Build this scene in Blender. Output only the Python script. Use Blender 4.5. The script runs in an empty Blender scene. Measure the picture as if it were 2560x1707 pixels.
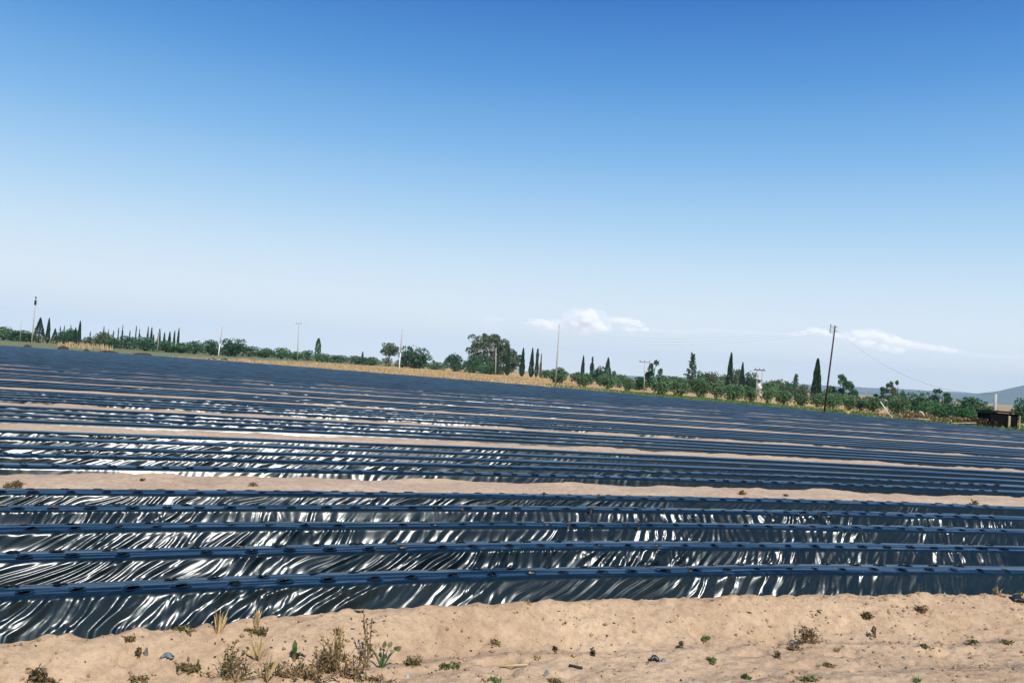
import bpy, math, random
import numpy as np
from mathutils import Vector, Matrix
R = math.radians
scene = bpy.context.scene
col = scene.collection

# ------------------------------------------------------------------ camera
EYE = 1.73                       # above the foot of the nearest bed (z = 0)
FPX = 2133.0                     # focal length in pixels of a 2560 px wide frame (30 mm on 36 mm)
ROLL = math.atan(178.5 / 2560)
PITCH = math.atan(71.75 * math.cos(ROLL) / FPX)
cam = bpy.data.cameras.new('camera'); cam.sensor_width = 36.0; cam.lens = 36.0 * FPX / 2560
cam.clip_start = 0.1; cam.clip_end = 60000
camo = bpy.data.objects.new('camera', cam); col.objects.link(camo); scene.camera = camo
cr, sr, cp, sp = math.cos(ROLL), math.sin(ROLL), math.cos(PITCH), math.sin(PITCH)
ex = Vector((cr, -sr * sp, sr * cp)); ey = Vector((-sr, -cr * sp, cr * cp)); fw = Vector((0, cp, sp))
camo.matrix_world = Matrix(((ex.x, ey.x, -fw.x, 0), (ex.y, ey.y, -fw.y, 0), (ex.z, ey.z, -fw.z, EYE), (0, 0, 0, 1)))

# ------------------------------------------------------------------ sky and sun
SUN_AZ, SUN_EL = 158.0, 47.0     # azimuth clockwise from the viewing direction (+Y)
world = bpy.data.worlds.new('World'); scene.world = world; world.use_nodes = True
wn, wl = world.node_tree.nodes, world.node_tree.links
wn.clear()
wo = wn.new('ShaderNodeOutputWorld'); bg = wn.new('ShaderNodeBackground'); sky = wn.new('ShaderNodeTexSky')
sky.sky_type = 'NISHITA'; sky.sun_disc = False
sky.sun_elevation = R(SUN_EL); sky.sun_rotation = R(SUN_AZ)
sky.altitude = 0; sky.air_density = 1.0; sky.dust_density = 0.6; sky.ozone_density = 3.0
SKY_K = 0.11
# film-like colour of the clear sky: a height gradient of the whole dome, modulated by the Nishita brightness
tc = wn.new('ShaderNodeTexCoord'); sx = wn.new('ShaderNodeSeparateXYZ'); wl.new(tc.outputs['Generated'], sx.inputs[0])
rp = wn.new('ShaderNodeValToRGB'); el = rp.color_ramp.elements
SKYS = [(0.0, (0.96, 0.97, 0.97)), (0.06, (0.83, 0.89, 0.94)), (0.12, (0.61, 0.77, 0.91)), (0.18, (0.385, 0.625, 0.87)), (0.25, (0.195, 0.45, 0.79)), (0.33, (0.075, 0.285, 0.67)), (0.41, (0.022, 0.16, 0.53)), (0.55, (0.018, 0.13, 0.44)), (1.0, (0.022, 0.12, 0.38))]
while len(el) < len(SKYS): el.new(0.5)
for k, (p, c) in enumerate(SKYS): el[k].position = p; el[k].color = (*c, 1)
wl.new(sx.outputs[2], rp.inputs[0])
dv = wn.new('ShaderNodeMix'); dv.data_type = 'RGBA'; dv.blend_type = 'MIX'; dv.inputs[0].default_value = 0.95
gm = wn.new('ShaderNodeVectorMath'); gm.operation = 'SCALE'; gm.inputs['Scale'].default_value = 1.0 / SKY_K; wl.new(rp.outputs[0], gm.inputs[0])
wl.new(sky.outputs[0], dv.inputs[6]); wl.new(gm.outputs[0], dv.inputs[7])
bg.inputs['Strength'].default_value = SKY_K
wl.new(dv.outputs[2], bg.inputs['Color']); wl.new(bg.outputs[0], wo.inputs['Surface'])
sund = bpy.data.lights.new('sun', 'SUN'); sund.energy = 4.8; sund.angle = R(0.53); sund.color = (1.0, 0.95, 0.87)
suno = bpy.data.objects.new('sun', sund); col.objects.link(suno)
to_sun = Vector((math.sin(R(SUN_AZ)) * math.cos(R(SUN_EL)), math.cos(R(SUN_AZ)) * math.cos(R(SUN_EL)), math.sin(R(SUN_EL))))
suno.rotation_euler = to_sun.to_track_quat('Z', 'Y').to_euler()
suno.location = (20, -40, 60)
scene.view_settings.view_transform = 'Standard'; scene.view_settings.look = 'None'
scene.view_settings.exposure = 0.1; scene.view_settings.gamma = 1.0; scene.view_settings.use_curve_mapping = False
scene.cycles.volume_bounces = 16; scene.cycles.max_bounces = 16; scene.cycles.diffuse_bounces = 3; scene.cycles.glossy_bounces = 3; scene.cycles.transmission_bounces = 4; scene.cycles.transparent_max_bounces = 8

# ------------------------------------------------------------------ helpers
rng = np.random.RandomState(7); random.seed(7)
TAB = np.random.RandomState(11).rand(8192)
def _h(i, j=0, seed=0):
    return TAB[(i * 1619 + j * 31337 + seed * 6971 + (i * j) * 53) & 8191]
def n1(x, seed=0):
    x = np.asarray(x, float); i = np.floor(x).astype(np.int64); f = x - i; f = f * f * (3 - 2 * f)
    return _h(i, 0, seed) * (1 - f) + _h(i + 1, 0, seed) * f
def n2(x, y, seed=0):
    x, y = np.broadcast_arrays(np.asarray(x, float), np.asarray(y, float))
    i = np.floor(x).astype(np.int64); j = np.floor(y).astype(np.int64); f = x - i; g = y - j
    f = f * f * (3 - 2 * f); g = g * g * (3 - 2 * g)
    return (_h(i, j, seed) * (1 - f) + _h(i + 1, j, seed) * f) * (1 - g) + (_h(i, j + 1, seed) * (1 - f) + _h(i + 1, j + 1, seed) * f) * g
def fbm(x, y, seed=0, oct=4):
    a, s, t = 1.0, 0.0, 0.0
    for k in range(oct):
        s = s + a * n2(x * 2 ** k + 17.3 * k, y * 2 ** k + 9.1 * k, seed + k); t += a; a *= 0.5
    return s / t
def smooth(a, b, x):
    t = np.clip((x - a) / (b - a), 0, 1); return t * t * (3 - 2 * t)

def ray(u, v):
    a, b = (u - 1280) / FPX, -(v - 853.5) / FPX
    return ex * a + ey * b + fw
def hz(u): return 836 + u * 178.5 / 2560            # image row of the horizon
def at_z(u, v, z):
    r = ray(u, v); s = (z - EYE) / r.z; return Vector((r.x * s, r.y * s, z))
def at_y(u, v, y):
    r = ray(u, v); s = y / r.y; return Vector((r.x * s, y, EYE + r.z * s))
def depth(u, v, lo=30, hi=420):
    d = max(v - hz(u), 0.5); return min(max(FPX * EYE / d, lo), hi)

def mesh_np(name, V, F, smooth_=False, mats=None, midx=None):
    """V (n,3), F (m,k) arrays"""
    V = np.asarray(V, np.float32); F = np.asarray(F, np.int32); me = bpy.data.meshes.new(name)
    n, k = F.shape
    me.vertices.add(len(V)); me.vertices.foreach_set('co', V.ravel())
    me.loops.add(n * k); me.loops.foreach_set('vertex_index', F.ravel())
    me.polygons.add(n); me.polygons.foreach_set('loop_start', np.arange(0, n * k, k, dtype=np.int32))
    me.polygons.foreach_set('loop_total', np.full(n, k, np.int32))
    if smooth_: me.polygons.foreach_set('use_smooth', np.ones(n, bool))
    for m in (mats or []): me.materials.append(m)
    if midx is not None: me.polygons.foreach_set('material_index', np.asarray(midx, np.int32))
    me.update(calc_edges=True); me.validate(); return me
def grid_faces(nu, nv):
    i = np.arange(nu - 1)[:, None]; j = np.arange(nv - 1)[None, :]
    a = i * nv + j
    return np.stack([a, a + nv, a + nv + 1, a + 1], -1).reshape(-1, 4)
class MB:
    """collects polygons for one mesh"""
    def __init__(s): s.v, s.f, s.m = [], [], []
    def tube(s, pts, rad, n=6, m=0, cap=True):
        pts = [Vector(p) for p in pts]; base = len(s.v)
        if not hasattr(rad, '__len__'): rad = [rad] * len(pts)
        for i, p in enumerate(pts):
            t = (pts[min(i + 1, len(pts) - 1)] - pts[max(i - 1, 0)]).normalized()
            a = t.cross(Vector((0, 0, 1)) if abs(t.z) < 0.9 else Vector((1, 0, 0))).normalized(); b = t.cross(a)
            for k in range(n):
                q = 2 * math.pi * k / n; s.v.append(p + (a * math.cos(q) + b * math.sin(q)) * rad[i])
        for i in range(len(pts) - 1):
            for k in range(n):
                s.f.append((base + i * n + k, base + i * n + (k + 1) % n, base + (i + 1) * n + (k + 1) % n, base + (i + 1) * n + k)); s.m.append(m)
        if cap:
            s.f.append(tuple(base + k for k in range(n))[::-1]); s.m.append(m)
            e = base + (len(pts) - 1) * n; s.f.append(tuple(e + k for k in range(n))); s.m.append(m)
        return s
    def box(s, c, d, m=0, rz=0.0, jit=0.0):
        base = len(s.v); c = Vector(c); ca, sa = math.cos(rz), math.sin(rz)
        for dz in (-1, 1):
            for dx, dy in ((-1, -1), (1, -1), (1, 1), (-1, 1)):
                x, y, z = dx * d[0] / 2, dy * d[1] / 2, dz * d[2] / 2
                j = Vector([random.uniform(-jit, jit) for _ in range(3)])
                s.v.append(c + Vector((x * ca - y * sa, x * sa + y * ca, z)) + j)
        for q in ((3, 2, 1, 0), (4, 5, 6, 7), (0, 1, 5, 4), (1, 2, 6, 5), (2, 3, 7, 6), (3, 0, 4, 7)):
            s.f.append(tuple(base + k for k in q)); s.m.append(m)
        return s
    def poly(s, pts, m=0):
        base = len(s.v); s.v += [Vector(p) for p in pts]; s.f.append(tuple(range(base, base + len(pts)))); s.m.append(m); return s
    def leaf(s, p, d, w, m=0, up=None, fold=0.0):
        """pointed leaf from p along d"""
        d = Vector(d); side = d.cross(up or Vector((random.uniform(-1, 1), random.uniform(-1, 1), random.uniform(-1, 1)))).normalized() * w
        p = Vector(p); return s.poly([p, p + d * 0.45 + side, p + d, p + d * 0.45 - side], m)
    def mesh(s, name, mats, sm=False):
        me = bpy.data.meshes.new(name); me.from_pydata([tuple(v) for v in s.v], [], s.f)
        for m in mats: me.materials.append(m)
        me.polygons.foreach_set('material_index', np.array(s.m, np.int32))
        if sm: me.polygons.foreach_set('use_smooth', np.ones(len(s.f), bool))
        me.update(); return me
def link(name, me, parent=None, loc=None):
    o = bpy.data.objects.new(name, me); col.objects.link(o)
    if parent: o.parent = parent
    if loc is not None: o.location = loc
    return o
def tag(o, label, cat, group=None):
    o['label'] = label; o['category'] = cat
    if group: o['group'] = group
    return o
def struct(o): o['kind'] = 'structure'; return o
def stuff(o, label, cat): o['kind'] = 'stuff'; o['label'] = label; o['category'] = cat; return o
ORD = ['', 'first', 'second', 'third', 'fourth', 'fifth', 'sixth', 'seventh', 'eighth', 'ninth', 'tenth', 'eleventh', 'twelfth', 'thirteenth', 'fourteenth', 'fifteenth', 'sixteenth', 'seventeenth', 'eighteenth', 'nineteenth', 'twentieth']

# ------------------------------------------------------------------ materials
def mat(name):
    m = bpy.data.materials.new(name); m.use_nodes = True
    nt = m.node_tree; b = nt.nodes['Principled BSDF']; return m, nt, b
def noise(nt, scale, detail=4, rough=0.6, coord='Object', dist=0.0):
    tc = nt.nodes.new('ShaderNodeTexCoord'); n = nt.nodes.new('ShaderNodeTexNoise')
    n.inputs['Scale'].default_value = scale; n.inputs['Detail'].default_value = detail; n.inputs['Roughness'].default_value = rough
    n.inputs['Distortion'].default_value = dist
    nt.links.new(tc.outputs[coord], n.inputs['Vector']); return n
def ramp(nt, src, stops):
    r = nt.nodes.new('ShaderNodeValToRGB'); e = r.color_ramp.elements
    while len(e) < len(stops): e.new(0.5)
    for k, (p, c) in enumerate(stops):
        e[k].position = p; e[k].color = (*c, 1) if len(c) == 3 else c
    nt.links.new(src, r.inputs[0]); return r
def mixc(nt, a, b, fac, mode='MIX'):
    m = nt.nodes.new('ShaderNodeMix'); m.data_type = 'RGBA'; m.blend_type = mode
    if hasattr(fac, 'links'): nt.links.new(fac, m.inputs[0])
    else: m.inputs[0].default_value = fac
    for s, i in ((a, 6), (b, 7)):
        if hasattr(s, 'links'): nt.links.new(s, m.inputs[i])
        else: m.inputs[i].default_value = (*s, 1)
    return m.outputs[2]
def bump(nt, b, src, strength, dist):
    n = nt.nodes.new('ShaderNodeBump'); n.inputs['Strength'].default_value = strength; n.inputs['Distance'].default_value = dist
    nt.links.new(src, n.inputs['Height']); nt.links.new(n.outputs[0], b.inputs['Normal'])
def simple(name, c, rough=0.8, var=0.25, scale=3.0, spec=0.2):
    m, nt, b = mat(name); n = noise(nt, scale)
    r = ramp(nt, n.outputs[0], [(0.3, tuple(x * (1 - var) for x in c)), (0.7, tuple(min(x * (1 + var), 1) for x in c))])
    nt.links.new(r.outputs[0], b.inputs['Base Color']); b.inputs['Roughness'].default_value = rough
    b.inputs['Specular IOR Level'].default_value = spec; return m
def leafmat(name, c1, c2, scale=1.2, trans=0.25):
    m, nt, b = mat(name); n = noise(nt, scale, 3)
    oi = nt.nodes.new('ShaderNodeObjectInfo')
    r = ramp(nt, n.outputs[0], [(0.32, c1), (0.68, c2)])
    h = nt.nodes.new('ShaderNodeHueSaturation'); nt.links.new(r.outputs[0], h.inputs['Color'])
    mr = nt.nodes.new('ShaderNodeMapRange'); mr.inputs[3].default_value = 0.82; mr.inputs[4].default_value = 1.2
    nt.links.new(oi.outputs['Random'], mr.inputs[0]); nt.links.new(mr.outputs[0], h.inputs['Value'])
    nt.links.new(h.outputs[0], b.inputs['Base Color']); b.inputs['Roughness'].default_value = 0.6
    b.inputs['Specular IOR Level'].default_value = 0.25
    tr = nt.nodes.new('ShaderNodeBsdfTranslucent'); nt.links.new(h.outputs[0], tr.inputs['Color'])
    mx = nt.nodes.new('ShaderNodeMixShader'); mx.inputs[0].default_value = trans
    out = nt.nodes['Material Output']
    nt.links.new(b.outputs[0], mx.inputs[1]); nt.links.new(tr.outputs[0], mx.inputs[2]); nt.links.new(mx.outputs[0], out.inputs['Surface'])
    return m
def soilmat(name, lo, hi, dark, sc=1.0):
    m, nt, b = mat(name)
    a = noise(nt, 0.9 * sc, 5, 0.62); c = noise(nt, 14 * sc, 5, 0.7); d = noise(nt, 60 * sc, 3, 0.7)
    base = ramp(nt, a.outputs[0], [(0.3, lo), (0.68, hi)]).outputs[0]
    mott = ramp(nt, c.outputs[0], [(0.35, (0.72, 0.7, 0.68)), (0.62, (1.06, 1.05, 1.04))]).outputs[0]
    base = mixc(nt, base, mott, 0.8, 'MULTIPLY')
    sp_ = ramp(nt, d.outputs[0], [(0.30, (1, 1, 1)), (0.38, (0, 0, 0))]).outputs[0]
    base = mixc(nt, base, dark, sp_)
    e2 = noise(nt, 22 * sc, 4, 0.75); s2 = ramp(nt, e2.outputs[0], [(0.28, (0.75, 0.75, 0.75)), (0.40, (0, 0, 0))]).outputs[0]
    base = mixc(nt, base, dark, s2)
    pale = noise(nt, 3.3 * sc, 5, 0.7); s3 = ramp(nt, pale.outputs[0], [(0.5, (0, 0, 0)), (0.72, (0.45, 0.45, 0.45))]).outputs[0]
    base = mixc(nt, base, tuple(min(1, x * 1.22) for x in hi), s3)
    nt.links.new(base, b.inputs['Base Color']); b.inputs['Roughness'].default_value = 0.95; b.inputs['Specular IOR Level'].default_value = 0.1
    bump(nt, b, c.outputs[0], 0.7, 0.035 / sc); return m
M = {}
M['soil'] = soilmat('bare_soil', (0.40, 0.278, 0.175), (0.54, 0.392, 0.255), (0.20, 0.135, 0.08))
M['strip'] = soilmat('strip_soil', (0.46, 0.33, 0.225), (0.58, 0.435, 0.305), (0.26, 0.18, 0.12))
M['clod'] = simple('soil_clod', (0.32, 0.22, 0.135), 0.95, 0.35, 9)
M['shaded_hole_soil'] = simple('shaded_hole_soil', (0.022, 0.017, 0.013), 0.95, 0.5, 14)  # near-black: the shade inside the holes is put into this colour
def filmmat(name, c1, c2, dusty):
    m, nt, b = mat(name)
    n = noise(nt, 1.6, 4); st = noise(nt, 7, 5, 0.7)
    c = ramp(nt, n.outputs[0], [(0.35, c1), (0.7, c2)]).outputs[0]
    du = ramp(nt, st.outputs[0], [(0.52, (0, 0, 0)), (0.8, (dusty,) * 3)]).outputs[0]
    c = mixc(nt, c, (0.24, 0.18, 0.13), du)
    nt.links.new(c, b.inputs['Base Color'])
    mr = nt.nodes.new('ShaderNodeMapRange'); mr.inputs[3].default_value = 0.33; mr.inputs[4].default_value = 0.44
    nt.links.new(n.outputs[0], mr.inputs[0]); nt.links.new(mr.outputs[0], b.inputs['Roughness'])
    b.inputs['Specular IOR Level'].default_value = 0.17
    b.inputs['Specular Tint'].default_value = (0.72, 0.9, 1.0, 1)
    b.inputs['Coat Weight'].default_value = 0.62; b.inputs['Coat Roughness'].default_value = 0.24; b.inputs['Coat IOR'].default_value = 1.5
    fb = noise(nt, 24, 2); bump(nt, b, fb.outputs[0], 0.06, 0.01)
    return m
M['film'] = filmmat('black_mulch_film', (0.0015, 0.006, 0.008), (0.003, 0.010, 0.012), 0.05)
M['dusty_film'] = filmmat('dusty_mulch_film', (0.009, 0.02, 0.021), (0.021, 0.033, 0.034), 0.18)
M['ground'] = soilmat('field_ground', (0.33, 0.235, 0.13), (0.46, 0.34, 0.2), (0.2, 0.15, 0.08), 0.12)
M['drygrass'] = leafmat('dry_grass', (0.40, 0.28, 0.13), (0.66, 0.49, 0.26), 0.15, 0.2)
M['drysheet'] = soilmat('dry_grass_ground', (0.44, 0.29, 0.13), (0.58, 0.40, 0.20), (0.3, 0.2, 0.09), 0.1)
M['greensheet'] = soilmat('green_verge_ground', (0.12, 0.17, 0.05), (0.30, 0.26, 0.10), (0.07, 0.1, 0.03), 0.25)
M['greyverge'] = soilmat('grey_green_verge', (0.12, 0.15, 0.07), (0.24, 0.24, 0.13), (0.08, 0.1, 0.04), 0.25)
M['greengrass'] = leafmat('green_grass', (0.08, 0.16, 0.03), (0.17, 0.24, 0.06), 0.4, 0.25)
M['dark_leaf'] = leafmat('dark_green_foliage', (0.034, 0.10, 0.052), (0.075, 0.17, 0.082), 3)
M['cyp_leaf'] = leafmat('cypress_foliage', (0.02, 0.056, 0.034), (0.045, 0.095, 0.052), 5, 0.1)
M['olive_leaf'] = leafmat('olive_foliage', (0.07, 0.155, 0.07), (0.17, 0.265, 0.125), 3)
M['grey_leaf'] = leafmat('grey_green_foliage', (0.085, 0.135, 0.075), (0.18, 0.22, 0.13), 3)
M['bush_leaf'] = leafmat('hedge_foliage', (0.05, 0.145, 0.055), (0.12, 0.24, 0.09), 0.35)
M['dead_leaf'] = leafmat('dead_foliage', (0.22, 0.12, 0.08), (0.32, 0.2, 0.14), 3, 0.1)
M['bark'] = simple('bark', (0.11, 0.08, 0.055), 0.9, 0.4, 6)
M['polewood'] = simple('dark_pole_wood', (0.045, 0.033, 0.03), 0.85, 0.35, 5)
M['polegrey'] = simple('pale_pole_wood', (0.42, 0.37, 0.31), 0.85, 0.2, 4)
M['concrete'] = simple('concrete', (0.42, 0.4, 0.38), 0.9, 0.15, 5)
M['iron'] = simple('dark_iron', (0.05, 0.05, 0.055), 0.6, 0.2, 8, 0.4)
M['white'] = simple('white_plastic', (0.75, 0.74, 0.7), 0.5, 0.08, 3, 0.4)
M['porcelain'] = simple('insulator_glass', (0.22, 0.26, 0.27), 0.2, 0.2, 8, 0.5)
M['shed_shade'] = simple('black_shed_shade', (0.006, 0.0065, 0.006), 0.9, 0.4, 4, 0.03)  # shade inside the open shed put into a near-black colour, roof included
M['timber'] = simple('weathered_timber', (0.36, 0.29, 0.18), 0.85, 0.2, 6)
M['yellow'] = simple('yellow_plastic', (0.55, 0.36, 0.07), 0.6, 0.15, 3, 0.4)
M['hill'] = soilmat('hill_slope', (0.03, 0.055, 0.035), (0.07, 0.085, 0.05), (0.03, 0.05, 0.03), 0.004)
M['straw'] = leafmat('straw_stalk', (0.40, 0.29, 0.13), (0.62, 0.47, 0.24), 8, 0.15)
M['weed_brown'] = leafmat('dried_weed', (0.13, 0.085, 0.04), (0.32, 0.21, 0.1), 20, 0.15)
M['weed_olive'] = leafmat('withered_weed', (0.10, 0.10, 0.035), (0.26, 0.21, 0.09), 20, 0.2)
M['weed_green'] = leafmat('green_weed', (0.05, 0.10, 0.03), (0.14, 0.21, 0.07), 20, 0.25)
M['weed_dark'] = leafmat('dark_weed', (0.02, 0.022, 0.012), (0.06, 0.05, 0.025), 20, 0.1)
M['scrap'] = simple('plastic_scrap', (0.018, 0.022, 0.028), 0.35, 0.4, 9, 0.5)
M['greyscrap'] = simple('grey_scrap', (0.14, 0.17, 0.19), 0.5, 0.3, 9, 0.4)
M['stone'] = simple('grey_stone', (0.12, 0.12, 0.11), 0.9, 0.3, 9)

# ------------------------------------------------------------------ field layout
MTX = [-50, 4, 6.35, 12.6, 18.8, 23.7, 29.8, 35.2, 40.5, 60, 100, 170]
MTY = [0.41, 0.41, 0.40, 0.37, 0.29, 0.23, 0.20, 0.18, 0.16, 0.12, 0.08, 0.05]
def rowY(x, Y0):
    x = np.asarray(x, float); m = np.interp(Y0, MTX, MTY); r = np.abs(x / Y0)
    g = np.where(r < 0.8, r * r, 0.64 + 1.6 * (r - 0.8))
    return Y0 + m * x - 0.1 * Y0 * g
EDGE = [(-200, 100), (-140, 121), (-80.75, 135), (-72.5, 137), (-36.8, 124), (0.35, 101), (22.7, 74.5), (30.8, 57.6), (40, 48), (70, 36)]
EX, EY_ = [p[0] for p in EDGE], [p[1] for p in EDGE]
def edgeY(x): return np.interp(x, EX, EY_)
GROUPS = []; y = 6.44
for n in [5, 5, 4, 5, 4, 4, 4, 4] + [4, 5, 4, 4, 5, 4, 4, 5, 4, 4, 5, 4, 4, 4, 5]:
    GROUPS.append((y, n)); y += (n - 1) * 1.03 + 2.1
def clipx(Y0, lo, hi, dx):
    xs = np.arange(lo, hi, dx); ok = rowY(xs, Y0) < edgeY(xs) - 0.6; return xs, ok

# ------------------------------------------------------------------ ground
Y1 = GROUPS[0][0]
def track_z(x, v):
    """height of bank and track; v = distance in Y from the front shoulder of the nearest bed"""
    x = np.asarray(x, float); v = np.asarray(v, float)
    foot = -0.70 + 0.10 * np.sin(x * 0.7 + 1) + 0.25 * (n1(x * 0.9, 5) - 0.5)
    z = np.where(v > -0.16, 0.005 - 0.0 * v, 0.005 - 0.205 * smooth(0, 1, (-0.16 - v) / (-0.16 - foot)))
    und = (fbm(x * 1.6, v * 1.9, 21, 3) - 0.5) * 0.07 * smooth(-0.12, -0.4, v)
    ridge = 0.025 * np.exp(-((v - foot + 0.14) / 0.07) ** 2) + 0.02 * np.exp(-((v + 1.45 + 0.15 * n1(x * 0.5, 3)) / 0.10) ** 2) \
        - 0.03 * np.exp(-((v + 1.2) / 0.16) ** 2) + 0.02 * np.exp(-((v + 2.1) / 0.15) ** 2)
    fine = (fbm(x * 9, v * 11, 31, 4) - 0.5) * 0.034 + (n2(x * 30, v * 36, 41) - 0.5) * 0.011
    rill = -0.02 * smooth(0.62, 0.8, n2(x * 3.2 + v * 1.3, v * 0.8, 51)) * smooth(-0.15, -0.3, v) * smooth(-0.85, -0.6, v)
    pit = -0.03 * smooth(0.72, 0.85, n2(x * 7, v * 8, 61)) * smooth(-0.2, -0.4, v)
    lip = (n1(x * 5, 71) - 0.5) * 0.045 + (n1(x * 17, 72) - 0.5) * 0.028 + (n1(x * 38, 73) - 0.5) * 0.012
    z = z - 0.055 * smooth(-0.8, -3.0, x) * smooth(-1.6, -0.3, v)
    return z + und + ridge + fine * smooth(0.1, -0.15, v) + rill + pit + lip * np.exp(-((v + 0.16) / 0.07) ** 2)
def gz(x, y): return float(track_z(x, y - float(rowY(x, Y1))))
def hit(u, v):
    """point of the bank or track seen at a place of the photograph"""
    z = -0.1
    for _ in range(25):
        p = at_z(u, v, z); z = 0.5 * z + 0.5 * gz(p.x, p.y)
    p = at_z(u, v, z); return Vector((p.x, p.y, gz(p.x, p.y)))
def spread(lo, hi, dx, far, g=1.35):
    a = list(np.arange(lo, hi, dx)); s = dx; q = hi; w = lo
    up, dn = [], []
    while q < far: up.append(q); s *= g; q += s
    s = dx
    w -= s
    while w > -far: dn.append(w); s *= g; w -= s
    return np.array(dn[::-1] + a + up)
xs = spread(-4.6, 7.4, 0.02, 10800)
vs = np.concatenate([[-10500, -5000, -2000, -900, -400, -200, -100, -50, -25, -14, -9, -6.5, -5, -4.2], np.arange(-3.6, -2.4, 0.04), np.arange(-2.4, 0.13, 0.0165)])
X, Vv = np.meshgrid(xs, vs, indexing='ij')
Z = track_z(X, Vv); Z = np.where(Vv < -10, -0.2, Z); Z = np.where(np.abs(X) > 60, np.where(Vv > -0.3, 0.0, -0.2), Z)
V = np.stack([X, rowY(X, Y1) + Vv, Z], -1).reshape(-1, 3)
struct(link('dirt_track', mesh_np('dirt_track', V, grid_faces(len(xs), len(vs)), True, [M['soil']])))
xs = spread(-40, 40, 4.0, 10800, 1.6); vs = np.concatenate([[0.12, 1, 3], np.arange(6, 60, 6), 60 * 1.35 ** np.arange(0, 18)])
X, Vv = np.meshgrid(xs, vs, indexing='ij')
yy = rowY(X, Y1) + Vv
V = np.stack([X, yy, np.where(Vv < 0.5, -0.055, -0.05) * np.ones_like(X)], -1).reshape(-1, 3)
ok = V[:, 1] < 11000
ground = struct(link('ground', mesh_np('ground', np.clip(V, -11000, 11000), grid_faces(len(xs), len(vs)), True, [M['ground']])))

def sheet(name, m, off0, off1, x0, x1, z, dx=1.0, nz=0.0):
    """strip of land beyond the far edge of the beds, off0..off1 metres behind it"""
    xs = np.arange(x0, x1 + dx, dx); t = np.linspace(0, 1, 14)
    o0 = off0 + (n1(xs * 0.25, 3) - 0.5) * nz; o1 = off1 + (n1(xs * 0.2, 4) - 0.5) * nz
    Xg = np.repeat(xs[:, None], 14, 1); Yg = edgeY(xs)[:, None] + o0[:, None] + (o1 - o0)[:, None] * t[None] ** 2
    Vv = np.stack([Xg, Yg, np.full_like(Xg, z)], -1).reshape(-1, 3)
    return struct(link(name, mesh_np(name, Vv, grid_faces(len(xs), 14), True, [m])))
sheet('dry_grass_land', M['drysheet'], -0.6, 500, -52, 70, -0.03)
sheet('weedy_verge', M['greyverge'], -0.2, 420, -200, -46, -0.014, 1.0, 4.0)
sheet('green_verge', M['greensheet'], 0.4, 26.0, 4, 44, -0.012, 0.6, 5.0)

# ------------------------------------------------------------------ soil strips between the bands of beds
def soil_strip(Ya, Yb, dx, k):
    W = 0.85 * Yb + 4
    xs = np.concatenate([np.arange(-W - 14, -W, max(0.3, dx)), np.arange(-W, W, dx), np.arange(W, W + 24, max(0.3, dx))]); xs = xs[rowY(xs, Yb) < edgeY(xs) - 0.6]
    if len(xs) < 4: return
    nv = 26 if Yb < 20 else (12 if Yb < 45 else 7)
    t = np.linspace(0, 1, nv)
    a = rowY(xs, Ya) + 0.36; b = rowY(xs, Yb) + 0.03
    Xg = np.repeat(xs[:, None], nv, 1); Yg = a[:, None] + (b - a)[:, None] * t[None]
    T = np.repeat(t[None], len(xs), 0)
    z = 0.055 + (0.035 if k == 0 else (0.055 if k < 3 else (0.076 if k < 8 else 0.058))) * smooth(0.2, 0.6, T) - 0.09 * smooth(0.16, 0.0, T)
    z = z + (fbm(Xg * 1.5, Yg * 1.7, 80 + k, 4) - 0.5) * (0.06 if k < 3 else 0.022) + (fbm(Xg * 7, Yg * 8, 90 + k, 3) - 0.5) * 0.03
    z = z + ((n1(Xg * 1.1, 60 + k) - 0.55) * (0.05 if k < 3 else 0.02) + (n1(Xg * 5, 64 + k) - 0.5) * 0.022 - (0.07 if k < 3 else 0.02) * smooth(0.8, 0.9, n1(Xg * 1.7, 66 + k))) * smooth(0.75, 1.0, T)
    V = np.stack([Xg, Yg, z], -1).reshape(-1, 3)
    o = struct(link('soil_strip', mesh_np('soil_strip', V, grid_faces(len(xs), nv), True, [M['strip']])))
    return o
for k in range(len(GROUPS) - 1):
    Ya = GROUPS[k][0] + (GROUPS[k][1] - 1) * 1.03; Yb = GROUPS[k + 1][0]
    soil_strip(Ya, Yb, 0.03 if k == 0 else (0.08 if k < 3 else (0.3 if k < 8 else 1.0)), k)

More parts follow.
